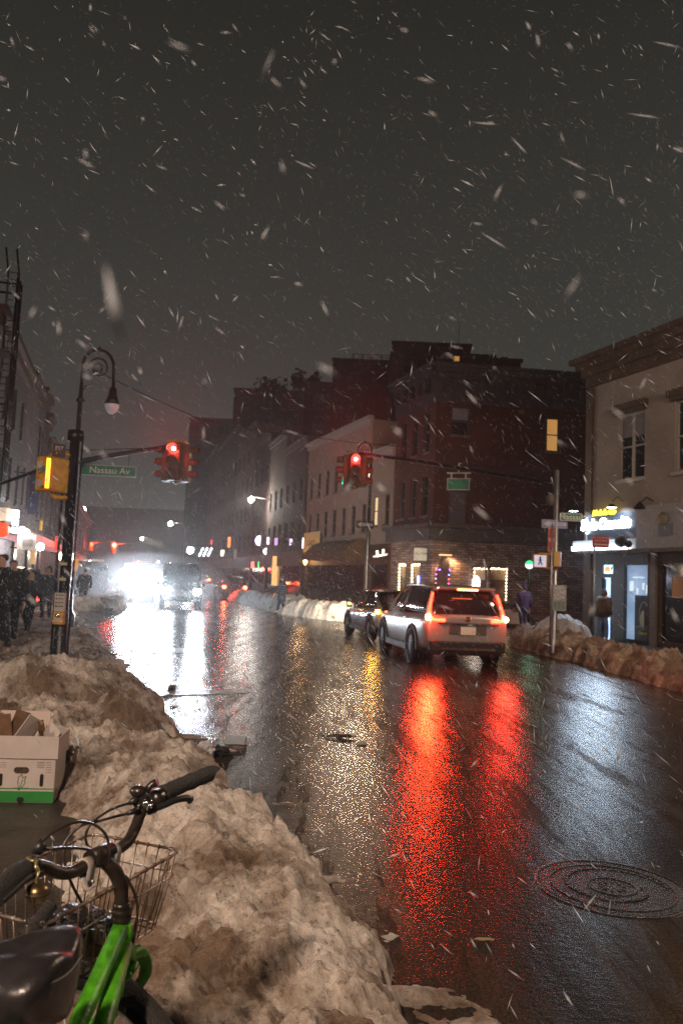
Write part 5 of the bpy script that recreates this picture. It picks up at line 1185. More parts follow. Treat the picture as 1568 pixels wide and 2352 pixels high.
for s in (-1, 1): light('brake_glow', 'POINT', wm(suv) @ Vector((s*.88, -2.42, 1.04)), (1, .05, .015), 22 if s < 0 else 10, suv, .04)
mb = MB(); mb.box((0, -2.09, 1.60), (1.22, .22, .05), (R(-8), 0, 0)); mb.build('spoiler', M_silver, suv, local=True, bevel=.015)
lamp_tube(suv, 'high_brake_light', [(-.22, -2.215, 1.585), (.22, -2.215, 1.585)], .018, glow('high_brake', (1.0, .16, .06), 18))
mb = MB(); mb.box((0, -2.24, .42), (1.62, .20, .22)); mb.box((0, -2.20, .285), (1.5, .2, .08)); mb.build('rear_bumper', M_clad, suv, local=True, bevel=.03)
mb = MB(); mb.box((0, -2.352, .375), (1.15, .03, .05)); mb.build('skid_strip', M_chrome, suv, local=True, bevel=.01)
mb = MB(); mb.box((0, -2.298, .77), (.80, .03, .20)); lp = mb.build('plate_recess', mat('recess_grey', (.10, .09, .09), .5), suv, local=True, bevel=.02)
mb = MB(); mb.box((0, -2.318, .75), (.32, .012, .16)); mb.build('licence_plate', mat('plate_cream', (.6, .48, .36), .5, emis=(1, .8, .6), estr=.12), lp, local=True)
mb = MB(); mb.box((0, -2.325, .895), (1.3, .03, .035)); mb.build('hatch_strip', M_chrome, suv, local=True, bevel=.008)
mb = MB(); mb.lathe([(.03, 0), (.055, .0), (.055, .012), (.03, .012)], (0, -2.315, .99), 16, 'Y'); mb.tube([(-.03, -2.32, .97), (0, -2.32, 1.01), (.03, -2.32, .97)], .006, 5); mb.build('badge', M_chrome, suv, local=True)
mb = MB(); mb.tube([(0, -2.16, 1.14), (-.25, -2.15, 1.17), (-.45, -2.13, 1.22)], .012, 5); mb.build('rear_wiper', M_clad, suv, local=True)
mb = MB(); 
for s in (-.52, .52): mb.tube([(s, -2.30, .25), (s, -2.38, .25)], .04, 10)
mb.build('exhaust', M_dark, suv, local=True)
mb = MB(); mb.box((-.945, 1.02, .96), (.01, .01, .01)); 
# grey sedan ahead
rl2 = Vector((1.02, 22.9, 0)); yaw2 = R(12); h2 = Vector((-math.sin(yaw2), math.cos(yaw2), 0)); g2 = Vector((math.cos(yaw2), math.sin(yaw2), 0))
sed, _, _ = car(rl2 + g2*.80 + h2*1.38, yaw2, 'sedan', M_grey, 'dark grey sedan waiting just ahead of the white SUV')
for s in (-1, 1):
    t = lamp_tube(sed, 'tail_light', [(s*.86, -2.12, .88), (s*.70, -2.34, .87), (s*.45, -2.40, .86)], .04, glow('sedan_tail', (1, .16, .03), 9))
lamp_tube(sed, 'indicator', [(-.89, -2.1, .86), (-.84, -2.24, .86)], .05, glow('amber_indicator', (1, .45, .04), 30))
light('indicator_light', 'POINT', wm(sed) @ Vector((-1.05, -2.3, .9)), (1, .42, .05), 14, sed, .05)
lamp_tube(sed, 'mirror_indicator', [(-1.05, .72, .98), (-1.0, .66, .98)], .03, glow('amber_indicator', (1, .45, .04), 30))
for s in (-1, 1):
    lamp_tube(sed, 'headlight', [(s*.62, 2.33, .66), (s*.80, 2.2, .68)], .06, glow('headlight_warm', (1, .92, .75), 6))
    light('headlamp', 'SPOT', wm(sed) @ Vector((s*.7, 2.5, .66)), (1, .80, .54), 4000, sed, .08, look(h2 + Vector((0, 0, -.09))), 75, .8)

# oncoming cars
def oncoming(px_l, px_r, py, Y, kind, label, power, lens, disc, col=(.80, .90, 1.0)):
    a = P(px_l, py, Y); b = P(px_r, py, Y); c = (a+b)/2; yawc = math.atan2(c.x, -c.y)*0 + math.pi + R(13)
    rt, _, _ = car(Vector((c.x, Y, 0)) , yawc, kind, M_blk, label)
    Lf = {'suv': 2.25, 'sedan': 2.3, 'van': 2.5}[kind]; f = Vector((-math.sin(yawc), math.cos(yawc), 0)); rt.location = Vector((c.x, Y, 0)) - f*Lf
    g = Vector((math.cos(yawc), math.sin(yawc), 0)); hw = (b-a).length/2
    for s in (-1, 1):
        q = Vector((c.x, Y, c.z)) + g*s*hw + f*.06
        mb = MB(); mb.ball(q, disc, 12, (1, .5, .8)); mb.build('headlight', glow(lens[0], col, lens[1]), rt)
        light('headlamp', 'SPOT', q + f*.15, col, power, rt, .12, look(f + Vector((0, 0, -.03))), 30, .9)
    mb = MB(); mb.box(Vector((c.x, Y, c.z-.1)) + f*.05, (1.0, .08, .25), Matrix.Rotation(yawc, 3, 'Z')); mb.build('grille', M_dark, rt)
    return rt, f, g
o1, f1_, g1_ = oncoming(385, 452, 1358, 38, 'van', 'dark tall vehicle coming on with the two right-hand headlights', 2000, ('headlight_cool', 300), .19)
o2_, f2_, g2_ = oncoming(296, 343, 1333, 45, 'van', 'dark van coming on with dazzling headlights, left of the other', 1800, ('headlight_dazzle', 380), .25)
# extra lamps added on the dazzling one to imitate its wide white glare
for px_, py_, rr2 in ((284, 1316, .26), (300, 1326, .30), (318, 1334, .28), (336, 1346, .26), (296, 1346, .26)):
    q = P(px_, py_, 44.6); mb = MB(); mb.ball(q, rr2, 12, (1, .5, .9)); mb.build('glare_lamp', glow('glare_lamp_glass', (.84, .92, 1.0), 110), o2_)
light('glare_light', 'SPOT', P(305, 1328, 44.2), (.80, .9, 1), 1600, o2_, .3, look(f2_ + Vector((0, 0, -.03))), 32, .9)
pv = P(212, 1340, 52); dv_, _, _ = car(Vector((pv.x, 52, 0)), R(15), 'van', M_blk, 'dark van parked at the left kerb beside the headlights')
mb = MB(); mb.box((0, 0, 2.32), (1.3, .9, .1)); mb.build('roof_sign', mat('dim_roof_sign', (.4, .33, .28), .6, emis=(1, .8, .65), estr=.08), dv_, local=True)
# cars driving away with tail lights
def away(px_l, px_r, py, Y, kind, label, s_=26):
    a = P(px_l, py, Y); b = P(px_r, py, Y); c = (a+b)/2; yw_ = R(16); f = Vector((-math.sin(yw_), math.cos(yw_), 0)); g = Vector((math.cos(yw_), math.sin(yw_), 0))
    rt, _, _ = car(Vector((c.x, Y, 0)) + f*2.3, yw_, kind, M_blk, label)
    for s in (-1, 1):
        q = Vector((c.x, Y, c.z)) + g*s*(b-a).length/2 - f*.05
        mb = MB(); mb.ball(q, .13, 10, (1.1, .5, .9)); mb.build('tail_light', glow('tail_far', (1, .10, .035), s_), rt)
        light('tail_lamp', 'POINT', q - f*.3, (1, .05, .02), 120, rt, .1)
    return rt
away(515, 563, 1349, 56, 'suv', 'car driving away with a pair of red tail lights right of the headlights')
away(447, 480, 1331, 84, 'suv', 'farther car with red tail lights just right of the headlights')
# dark red car on the cross street
pc_ = P(84, 1374, 26.5); rc_, _, _ = car(Vector((pc_.x-2.3, 26.8, 0)), R(88), 'suv', mat('dark_red_paint', (.07, .012, .014), .3, .2), 'dark red car passing behind the walkers with one red tail light')
mb = MB(); mb.ball(P(86, 1374, 26.0), .09, 10); mb.build('tail_light', glow('tail_small', (1, .03, .02), 14), rc_)

# ------------------------------------------------------------------ manhole and litter
mc = G(1405, 2037); mh = thing('manhole_cover', mc, 'round cast iron manhole cover set in the wet road', 'manhole cover')
M_iron = mat('wet_cast_iron', (.013, .010, .008), .22, .0, spec=.3, bump=.5, bscale=75)
rM = .405
mb = MB(); mb.lathe([(rM+.028, -.01), (rM+.025, .003), (rM+.006, .003), (rM, -.012)], mc, 64); mb.build('rim_ring', M_iron, mh)
mb = MB(); mb.lathe([(.001, .0015), (rM-.006, .0015), (rM-.006, -.012)], mc, 64, smooth=False); lid = mb.build('lid', M_iron, mh)
mb = MB()
for r_ in (.13, .34): mb.lathe([(r_-.005, .0015), (r_-.003, .0042), (r_+.003, .0042), (r_+.005, .0015)], mc, 40)
for k in range(60):
    a = k*2.39996; r_ = .17+.15*((k*.618) % 1); mb.box(mc + Vector((r_*math.cos(a), r_*math.sin(a), .0018)), (.022, .022, .006), (0, 0, a))
for k in range(10):
    a = k*.628; mb.box(mc + Vector((.065*math.cos(a), .065*math.sin(a), .0018)), (.02, .012, .006), (0, 0, a))
mb.build('raised_pattern', M_iron, lid)
def crumple(name, c, size, m, label, cat, sc=(1, 1, 1), seed=0, amp=.5):
    bm = bmesh.new(); bmesh.ops.create_icosphere(bm, subdivisions=3, radius=size)
    for v in bm.verts:
        k = 1 + amp*noise.noise(v.co*(2.2/size) + Vector((seed, 0, 0))) + amp*.5*noise.noise(v.co*(5/size) + Vector((seed, 3, 0))); v.co = Vector((v.co.x*k*sc[0], v.co.y*k*sc[1], v.co.z*k*sc[2]))
    me = bpy.data.meshes.new(name); bm.to_mesh(me); bm.free(); me.materials.append(m); o = bpy.data.objects.new(name, me); COL.objects.link(o); o.location = c; return tag(o, label, cat)
crumple('crumpled_paper', G(474, 1722, .09), .075, mat('wet_paper', (.6, .6, .62), .4), 'crumpled white paper lying at the foot of the left snow bank', 'litter', (1, .9, 1.1), 1)
crumple('dark_rag', G(505, 1727, .03), .09, mat('dark_rag_cloth', (.015, .012, .011), .7), 'small dark rag lump beside the crumpled white paper', 'litter', (1.1, .8, .5), 5)
tr = G(540, 1708); t_ = thing('plastic_tray', tr, 'clear plastic food tray lying on the road beside the snow', 'litter')
mb = MB(); M_cl = mat('clear_plastic', (.5, .55, .62), .12, spec=.8)
mb.box(tr + Vector((0, 0, .01)), (.20, .14, .006), (0, 0, .1)); 
for dx, dy, w_, d_ in ((-.1, 0, .006, .14), (.1, 0, .006, .14), (0, -.07, .2, .006), (0, .07, .2, .006)): mb.box(tr + Vector((dx, dy, .035)), (w_, d_, .05))
mb.build('tray', M_cl, t_)
mb = MB(); mb.box(tr + Vector((-.13, .02, .06)), (.10, .14, .006), (0, R(50), .1)); mb.build('lid', M_cl, t_)
q = G(790, 1697); db = thing('branch', q, 'short wet branch with a snow clot lying in the road', 'branch')
mb = MB(); mb.tube([q + Vector((-.25, .02, .012)), q + Vector((-.1, .0, .03)), q + Vector((.04, .02, .03)), q + Vector((.1, .05, .02))], [.008, .018, .02, .008], 7); mb.tube([q + Vector((-.1, .0, .03)), q + Vector((-.02, -.12, .01)), q + Vector((.08, -.14, .015))], [.014, .016, .006], 7); mb.build('twig', mat('wet_bark', (.05, .035, .028), .4, var=.4, bump=.6), db)
mb = MB(); mb.ball(q + Vector((.09, .05, .035)), .03, 8, (1.2, .8, .7)); mb.build('snow_clot', M_snow_w, db)
crumple('paper_scrap', G(829, 1707, .015), .05, mat('grey_scrap', (.35, .33, .3), .4), 'small pale paper scrap right of the wet branch', 'litter', (1.2, .5, .35), 3)
crumple('leaf_scrap', G(1112, 2157, .006), .034, mat('yellow_leaf', (.22, .2, .12), .5), 'slim yellowish leaf scrap lying on the near road', 'litter', (1.3, .35, .15), 8, .3)
crumple('ice_shard', G(395, 1577, .012), .05, mat('dark_ice', (.08, .07, .07), .3), 'dark ice lump on the road edge level with the big snow mound', 'ice', (1.2, .7, .5), 15)

# ------------------------------------------------------------------ cartons on the pavement
zs = .12; YB = 1.53*FPX/540.0
fb_o = G(-40, 1843, zs); fb_e = G(122, 1845, zs)
fC = Frame(fb_o, math.atan2(fb_e.y-fb_o.y, fb_e.x-fb_o.x)); WC = (fb_e-fb_o).length
M_card = mat('white_carton', (.46, .40, .38), .75, var=.12, vscale=6); M_cg = mat('green_carton_print', (.015, .20, .03), .6, var=.2); M_ink = mat('carton_ink', (.18, .16, .15), .7)
_, hz = fC.hit(60, 1742); hc = hz - 0
DC = .30; hc = fC.hit(60, 1742)[1]
cbx = thing('carton', fC.p(WC/2, 0, 0), 'white produce carton with a green base band standing on the pavement', 'carton', group='stacked produce cartons')
mb = MB(); fbox(mb, fC, 0, WC, 0, DC, 0, hc); mb.build('box', M_card, cbx, bevel=.004)
mb = MB(); fbox(mb, fC, .002, WC-.001, -.0025, -.0005, .005, .075); fbox(mb, fC, .002, WC-.001, -.0025, -.0005, .088, .094); mb.build('green_band', M_cg, cbx)
def pill(mb, fr, cx, cz, w_, h_, y0, y1):
    r_ = min(w_, h_)/2; pts = []
    for k in range(24):
        a = 2*math.pi*k/24; pts.append((cx + (w_/2-r_)*(1 if math.cos(a) > 0 else -1) + r_*math.cos(a), cz + (h_/2-r_)*(1 if math.sin(a) > 0 else -1) + r_*math.sin(a)))
    mb.prism(pts, fr, y0, y1)
x_, z_ = fC.hit(50, 1769); mb = MB(); pill(mb, fC, x_, z_, .095, .04, -.003, -.0006); mb.build('hand_hole', mat('hole_brown', (.07, .04, .015), .8, col2=(.01, .008, .005), vscale=60), cbx)
mb = MB(); x2_, z2_ = fC.hit(96, 1792); pill(mb, fC, x2_, z2_, .022, .08, -.003, -.0006); x3_, _ = fC.hit(2, 1792); pill(mb, fC, x3_, z2_, .022, .08, -.003, -.0006); x4_, z4_ = fC.hit(47, 1841); pill(mb, fC, x4_, .02, .045, .035, -.004, -.0026); mb.build('vent_hole', mat('hole_dark', (.008, .006, .005), .9), cbx)
mb = MB()
for k in range(4): a, b = fC.hit(86, 1751+4.2*k); fbox(mb, fC, a, a+.045, -.0022, -.0006, b, b+.004)
for k in range(5): a, b = fC.hit(106, 1752+5.5*k); fbox(mb, fC, a, a+.035, -.0022, -.0006, b, b+.003)
for k in range(3): a, b = fC.hit(8, 1752+5*k); fbox(mb, fC, a-.08, a+.02, -.0022, -.0006, b, b+.003)
a, b = fC.hit(48, 1811); fbox(mb, fC, a-.05, a-.005, -.0022, -.0006, b, b+.006); fbox(mb, fC, a+.003, a+.05, -.0022, -.0006, b, b+.006)
mb.build('printed_lines', M_ink, cbx)
mb = MB(); a, b = fC.hit(49, 1797)
leafp = [(-.02, .03), (0, .055), (.008, .03), (.03, .04), (.02, .015), (.026, -.005), (-.012, -.05), (-.02, -.01), (-.02, .03)]
for k in range(8): mb.tube([fC.p(a+leafp[k][0], -.002, b+leafp[k][1]), fC.p(a+leafp[k+1][0], -.002, b+leafp[k+1][1])], .0018, 4)
mb.tube([fC.p(a-.012, -.002, b-.05), fC.p(a+.01, -.002, b+.02)], .0015, 4); mb.build('leaf_emblem', mat('emblem_green', (.06, .22, .08), .6), cbx)
cb2 = thing('carton', fC.p(WC/2, 0, hc), 'open white carton full of brown paper and card, stacked on the green-banded carton', 'carton', group='stacked produce cartons')
h2_ = fC.hit(60, 1690)[1]; t = .006; e_ = .012
mb = MB(); fbox(mb, fC, -e_, WC+e_, -e_, -e_+t, hc+.001, h2_); fbox(mb, fC, -e_, WC+e_, DC+e_-t, DC+e_, hc+.001, h2_+.0); fbox(mb, fC, WC+e_-t, WC+e_, -e_+t, DC+e_-t, hc+.001, h2_-.01); fbox(mb, fC, -e_, -e_+t, -e_+t, DC+e_-t, hc+.001, h2_)
mb.build('box', M_card, cb2)
mb = MB(); fbox(mb, fC, -e_, WC*.72, DC+e_-t, DC+e_, h2_+.001, h2_+.11); fl_ = mb.build('back_flap', mat('pinkish_carton', (.5, .40, .36), .75), cb2)
M_kraft = mat('kraft_card', (.17, .09, .045), .8, var=.4, vscale=12)
M_kraft2 = mat('golden_card', (.22, .13, .03), .8, var=.3, vscale=12)
for k, (x, y, w_, h_, ry, rx, m_) in enumerate([(.12, .1, .12, .22, -.1, .2, M_kraft), (.2, .14, .10, .24, .35, -.1, M_kraft), (.28, .1, .14, .2, .5, .3, M_card), (.36, .16, .13, .15, 0.1, -.3, M_kraft2), (.33, .06, .1, .1, .7, .5, M_kraft), (.43, .14, .12, .11, -.5, .2, M_card), (.06, .18, .1, .2, .15, 0, M_kraft)]):
    mb = MB(); mb.box(fC.p(WC-.50+x, y, h2_-.03+h_*.2), (w_, .006, h_), fC.rot() @ Euler((rx, ry, k*.5)).to_matrix()); tag(mb.build('card_sheet', m_), ['brown card sheet leaning at the left inside the open carton', 'upright brown card strip in the middle of the open carton', 'pale slanting card sheet in the open carton', 'golden card sheet standing highest in the open carton', 'folded brown card corner at the front of the open carton', 'crumpled pale paper at the right end of the open carton', 'brown card piece at the far left of the open carton'][k], 'cardboard')

# ------------------------------------------------------------------ bicycle
def K(cx, cy, Y): return P(cx*.35157, 1745.6 + cy*.35157, Y)     # survey points on the close-up of the bicycle
bk = thing('bicycle', (-.53, 1.5, .12), 'green bicycle with wire basket, black grips and a hanging brass bell, by the snow bank', 'bicycle')
M_bgreen = mat('lime_green_paint', (.08, .37, .012), .36, var=.45, vscale=34, spec=.5, bump=.15, bscale=120)
M_bar = mat('worn_black_bar', (.045, .033, .026), .38, .4, var=.5, vscale=30, bump=.15, bscale=80)
M_grip = mat('rubber_grip', (.016, .015, .015), .7, bump=.5, bscale=180)
M_cable = mat('black_cable', (.03, .022, .018), .3)
M_wire = mat('rusty_wire', (.32, .26, .22), .35, .8, col2=(.12, .06, .035), vscale=14)
M_brass = mat('old_brass', (.30, .20, .10), .3, .9, var=.4, vscale=60)
def smooth_path(pts, n_=6):
    out = []
    for i in range(len(pts)-1):
        p0, p1, p2, p3 = pts[max(i-1, 0)], pts[i], pts[i+1], pts[min(i+2, len(pts)-1)]
        for k in range(n_):
            t = k/n_; out.append(.5*((2*p1) + (p2-p0)*t + (2*p0-5*p1+4*p2-p3)*t*t + (3*p1-p0-3*p2+p3)*t**3))
    return out + [pts[-1]]
barp = [K(1100, 195, 2.07), K(1000, 262, 2.03), K(930, 330, 2.0), K(890, 430, 1.965), K(845, 520, 1.93), K(790, 570, 1.90), K(720, 610, 1.87), K(650, 640, 1.84), K(560, 690, 1.80), K(480, 730, 1.77), K(400, 738, 1.74), K(310, 708, 1.71), K(230, 690, 1.68), K(150, 725, 1.64)]
mb = MB(); mb.tube(smooth_path(barp), .0135, 14); hb = mb.build('handlebar', M_bar, bk)
g_r = smooth_path([K(1062, 222, 2.055), K(1150, 180, 2.09), K(1270, 130, 2.13), K(1372, 88, 2.165), K(1392, 92, 2.17)])
mb = MB(); mb.tube(g_r, [.0205+.0015*math.sin(i*1.3)*(i % 2) for i in range(len(g_r)-3)] + [.024, .023, .016], 16); mb.build('grip', M_grip, hb)
g_l = smooth_path([K(215, 700, 1.675), K(120, 745, 1.62), K(20, 830, 1.56), K(-80, 935, 1.50), K(-130, 985, 1.47)])
mb = MB(); mb.tube(g_l, .0215, 16); mb.build('grip', M_grip, hb)
# shifter, brake lever (right)
mb = MB(); mb.tube([K(1050, 250, 2.04), K(985, 268, 2.02)], [.026, .022], 14); mb.ball(K(905, 205, 1.98), .018, 10, (1.2, 1, .8)); mb.tube([K(905, 215, 1.98), K(955, 205, 1.99), K(985, 165, 2.0), K(1030, 145, 2.0)], [.013, .010, .009, .012], 8); mb.box(K(925, 250, 1.985), (.04, .03, .018), (0, R(-30), 0)); mb.build('gear_shifter', mat('glossy_black_plastic', (.02, .014, .013), .3), hb)
mb = MB(); mb.tube([K(950, 275, 1.97), K(985, 300, 1.965)], [.016, .013], 10); mb.ball(K(985, 298, 1.958), .007, 8); mb.build('clamp_band', M_chrome, hb)
mb = MB(); mb.tube(smooth_path([K(965, 330, 1.98), K(1060, 300, 2.0), K(1150, 262, 2.03), K(1220, 250, 2.06), K(1245, 262, 2.07)]), [.012]*4 + [.0085]*17 + [.009]*3 + [.011], 8); mb.build('brake_lever', M_dark, hb)
# left brake lever
mb = MB(); mb.tube(smooth_path([K(270, 735, 1.67), K(180, 770, 1.62), K(90, 850, 1.56), K(0, 930, 1.50)]), .008, 8); mb.build('brake_lever', M_dark, hb)
# stem and headset
mb = MB(); mb.tube(smooth_path([K(640, 622, 1.845), K(690, 660, 1.85), K(745, 720, 1.86), K(780, 790, 1.865), K(793, 860, 1.868), K(795, 945, 1.87)]), [.021]*6 + [.0165]*19 + [.0155]*6, 14)
mb.tube([K(590, 655, 1.815), K(720, 590, 1.875)], .021, 14); mb.build('stem', M_bar, bk)
mb = MB()
for i in range(40):
    pass
def ringstack(c0, c1, rs_): 
    pts = [c0.lerp(c1, i/(len(rs_)-1)) for i in range(len(rs_))]; return pts, rs_
pts, rs_ = ringstack(K(795, 925, 1.87), K(795, 1050, 1.875), [.017, .0195, .0195, .016, .0205, .0215, .0215, .018, .022, .0225, .0225, .02])
mb = MB(); mb.tube(pts, rs_, 18); mb.build('headset', mat('headset_metal', (.06, .05, .045), .3, .8), bk)
# frame tubes
hdT = K(795, 1048, 1.875); hdB = K(838, 1300, 1.94)
mb = MB(); mb.tube([hdT, hdB], .0195, 16)
a0 = K(790, 1095, 1.87); a1 = K(505, 1740, 1.66); aa = a0 + (a1-a0)*1.9
b0 = K(815, 1215, 1.885); b1 = K(672, 1740, 1.70); bb = b0 + (b1-b0)*2.0
mb.tube([a0, a1, aa], [.019, .0195, .0195], 16); mb.tube([b0, b1, bb], [.0195, .021, .021], 16)
seatc = Vector((-.53, 1.38, .93)); bbk = Vector((-.60, 1.28, .42))
mb.tube([bbk, seatc - Vector((0, 0, .2))], .017, 14); mb.tube([bbk, (-.63, .84, .46)], .010, 8); mb.tube([seatc - Vector((0, 0, .3)), (-.62, .84, .46)], .009, 8); mb.tube([aa, seatc - Vector((.0, 0, .3))], .012, 8)
mb.build('frame', M_bgreen, bk)
# fork and front wheel (turned left)
wd_ = Vector((-.93, .36, 0)).normalized(); ax = Vector((.36, .93, 0)).normalized(); wc = Vector((-.56, 1.99, .37)); rw = .31
crown = K(850, 1330, 1.955)
mb = MB()
for s in (-1, 1):
    o_ = ax*.058*s; mb.tube(smooth_path([crown - o_*.1 + Vector((0, 0, .02)), crown + o_*.75 + Vector((0, 0, .005)), crown + o_ + Vector((0, 0, -.06)), wc + o_ + Vector((0, 0, .15)), wc + o_]), [.017]*6 + [.0155]*6+[.013]*13, 12)
mb.build('fork', M_bgreen, bk)
mb = MB()
tor = [wc + wd_*math.cos(R(6*i))*rw + Vector((0, 0, math.sin(R(6*i))*rw)) for i in range(61)]
mb.tube(tor, .024, 12, cap=False); fwh = mb.build('front_wheel', M_rubber, bk)
mb = MB(); mb.tube([wc + (p-wc)*.92 for p in tor], .011, 8, cap=False); mb.build('rim', M_rim, fwh)
mb = MB()
for k in range(28):
    a = k*2*math.pi/28; e_ = wc + wd_*math.cos(a)*rw*.92 + Vector((0, 0, math.sin(a)*rw*.92)); mb.tube([wc + ax*(.025 if k % 2 else -.025), e_], .0014, 4)
mb.tube([wc - ax*.055, wc + ax*.055], .014, 10); mb.build('spokes', M_steel, fwh)
# front mudguard
gp_ = [wc + wd_*math.cos(R(a))*(rw+.035) + Vector((0, 0, math.sin(R(a))*(rw+.035))) for a in range(62, 170, 6)]
mb = MB(); vs = []
for p in gp_:
    for s, dz in ((-.03, -.012), (-.018, .003), (.018, .003), (.03, -.012)): vs.append(p + ax*s + (p-wc).normalized()*dz)
mb.add(vs, [(i*4+k, i*4+k+1, (i+1)*4+k+1, (i+1)*4+k) for i in range(len(gp_)-1) for k in range(3)], True); mb.build('mudguard', M_grip, bk)
rwc = Vector((-.62, .82, .46)); tor = [rwc + Vector((0, math.cos(R(8*i))*.31, math.sin(R(8*i))*.31)) for i in range(46)]
mb = MB(); mb.tube(tor, .024, 10, cap=False); mb.build('rear_wheel', M_rubber, bk)
# head badge lock box and brake noodle
mb = MB(); mb.box(K(612, 1215, 1.93), (.045, .05, .05), (.3, .4, .5)); mb.box(K(625, 1290, 1.93), (.03, .03, .03), (.3, .4, .5)); mb.build('front_lamp', mat('dull_green_metal', (.05, .045, .03), .4, .5), bk, bevel=.006)
mb = MB(); mb.tube([K(830, 1345, 1.92), K(850, 1400, 1.91), K(890, 1330, 1.93)], .010, 8); mb.ball(K(838, 1412, 1.90), .010, 8); mb.box(K(790, 1455, 1.88), (.012, .012, .022)); mb.build('brake_calliper', M_bgreen, bk)
# cables
for pts, r_ in (([K(855, 280, 1.96), K(770, 305, 1.93), K(690, 345, 1.90), K(620, 395, 1.87), K(575, 450, 1.86), K(560, 510, 1.86), K(575, 560, 1.86), K(610, 585, 1.85)], .0032),
                ([K(855, 345, 1.96), K(760, 368, 1.94), K(640, 400, 1.88), K(540, 425, 1.85), K(470, 480, 1.84), K(425, 550, 1.83), K(418, 640, 1.82), K(450, 760, 1.82), K(500, 870, 1.82), K(590, 1020, 1.84), K(650, 1130, 1.86), K(675, 1210, 1.88)], .0034),
                ([K(265, 550, 1.70), K(330, 485, 1.73), K(420, 430, 1.77), K(510, 405, 1.80), K(600, 415, 1.83), K(670, 460, 1.84), K(705, 520, 1.85), K(718, 600, 1.845), K(712, 665, 1.84)], .0034),
                ([K(250, 590, 1.68), K(330, 582, 1.70), K(420, 575, 1.75), K(520, 576, 1.80), K(605, 590, 1.84)], .0034),
                ([K(820, 755, 1.855), K(862, 830, 1.87), K(893, 920, 1.89), K(898, 1030, 1.90), K(880, 1150, 1.90), K(850, 1260, 1.90), K(815, 1370, 1.89), K(792, 1450, 1.885)], .0032)):
    mb = MB(); mb.tube(smooth_path(pts), r_, 7); mb.build('cable', M_cable, bk)
for pp, rr3 in (([K(848, 283, 1.96), K(905, 250, 1.98)], [.006, .012]), ([K(830, 352, 1.955), K(900, 325, 1.975)], [.005, .010]), ([K(240, 560, 1.69), K(290, 590, 1.69)], [.018, .012])):
    mb = MB(); mb.tube(pp, rr3, 8); mb.build('cable_ferrule', M_dark, bk)
# bell with wire loop
mb = MB(); bc = K(244, 866, 1.63); br = .0235
mb.ball(bc, br, 16, (1, 1, .86)); bell = mb.build('jingle_bell', M_brass, bk)
mb = MB(); mb.lathe([(br*1.0, -.003), (br*1.06, -.001), (br*1.06, .001), (br*1.0, .003)], bc, 24); mb.box(bc + Vector((.001, -br*.98, -br*.45)), (.0035, .004, .018)); mb.build('bell_slot', mat('bell_shadow', (.03, .02, .01), .6), bell)
mb = MB(); mb.tube(smooth_path([K(250, 822, 1.63), K(240, 790, 1.63), K(252, 740, 1.635), K(238, 690, 1.65), K(245, 655, 1.66)]), .0035, 6); mb.tube(smooth_path([K(180, 640, 1.65), K(215, 660, 1.645), K(240, 650, 1.65), K(235, 700, 1.64), K(250, 720, 1.64)]), .004, 6); mb.build('bell_wire', mat('brassy_wire', (.3, .26, .14), .3, .8), bell)
# basket hook clamps
M_hook = mat('pale_hook_plastic', (.36, .36, .38), .5, col2=(.2, .14, .09), vscale=20)
def strap(pts, w_, side):
    mb = MB(); vs = []; 
    for p in pts: vs += [p - side*w_/2, p + side*w_/2]
    mb.add(vs, [(2*i, 2*i+1, 2*i+3, 2*i+2) for i in range(len(pts)-1)], True); o = mb.build('basket_hook', M_hook, bk); sd_ = o.modifiers.new('s', 'SOLIDIFY'); sd_.thickness = .0035; return o
bd = (K(720, 610, 1.87)-K(560, 690, 1.80)).normalized(); cL = K(565, 690, 1.803); cR = K(735, 602, 1.877); nb = Vector((.93, -.36, 0))
for c, ex in ((cL, 1), (cR, 0)):
    lp_ = [c - nb*.0 + (Vector((0, 0, 1))*math.sin(a) + nb*math.cos(a))*.0172 for a in [R(160-20*i) for i in range(10)]] + [c + nb*.012 + Vector((0, 0, -.035)), c + nb*.008 + Vector((0, 0, -.05))]
    strap(lp_, .022, bd)
    mb = MB(); mb.ball(c + nb*.020 + Vector((0, 0, -.030)), .005, 8); mb.build('hook_rivet', M_steel, bk)
strap([K(545, 735, 1.79), K(560, 790, 1.785), K(575, 838, 1.78), K(600, 830, 1.775)], .024, Vector((.36, .93, 0)).normalized()*.9)
# wire basket
Ac = Vector((-.372, 2.11, .945)); nd = Vector((-.36, -.93, 0)).normalized(); fd = Vector((-.91, .36, 0)).normalized()
Lb, Wb, Db = .50, .28, .175
def rim_pts(z, inset, rnd_=.032):
    A = Ac + nd*inset + fd*inset + Vector((0, 0, z)); cs = [(0, 0), (Lb-2*inset, 0), (Lb-2*inset, Wb-2*inset), (0, Wb-2*inset)]; pts = []
    for i in range(4):
        x, y = cs[i]; sx_ = [1, -1, -1, 1][i]; sy_ = [1, 1, -1, -1][i]
        cxx, cyy = x + sx_*rnd_, y + sy_*rnd_
        a0_ = [180, 270, 0, 90][i]
        for k in range(6): a = R(a0_ + 18*k); pts.append(A + nd*(cxx + rnd_*math.cos(a)) + fd*(cyy + rnd_*math.sin(a)))
    return pts + [pts[0]]
bsk = None
mb = MB(); mb.tube(rim_pts(0, 0), .0036, 8, cap=False); bsk = mb.build('basket', M_wire, bk)
mb = MB(); mb.tube(rim_pts(-.055, .004), .002, 6, cap=False); mb.tube(rim_pts(-Db, .03), .0024, 6, cap=False)
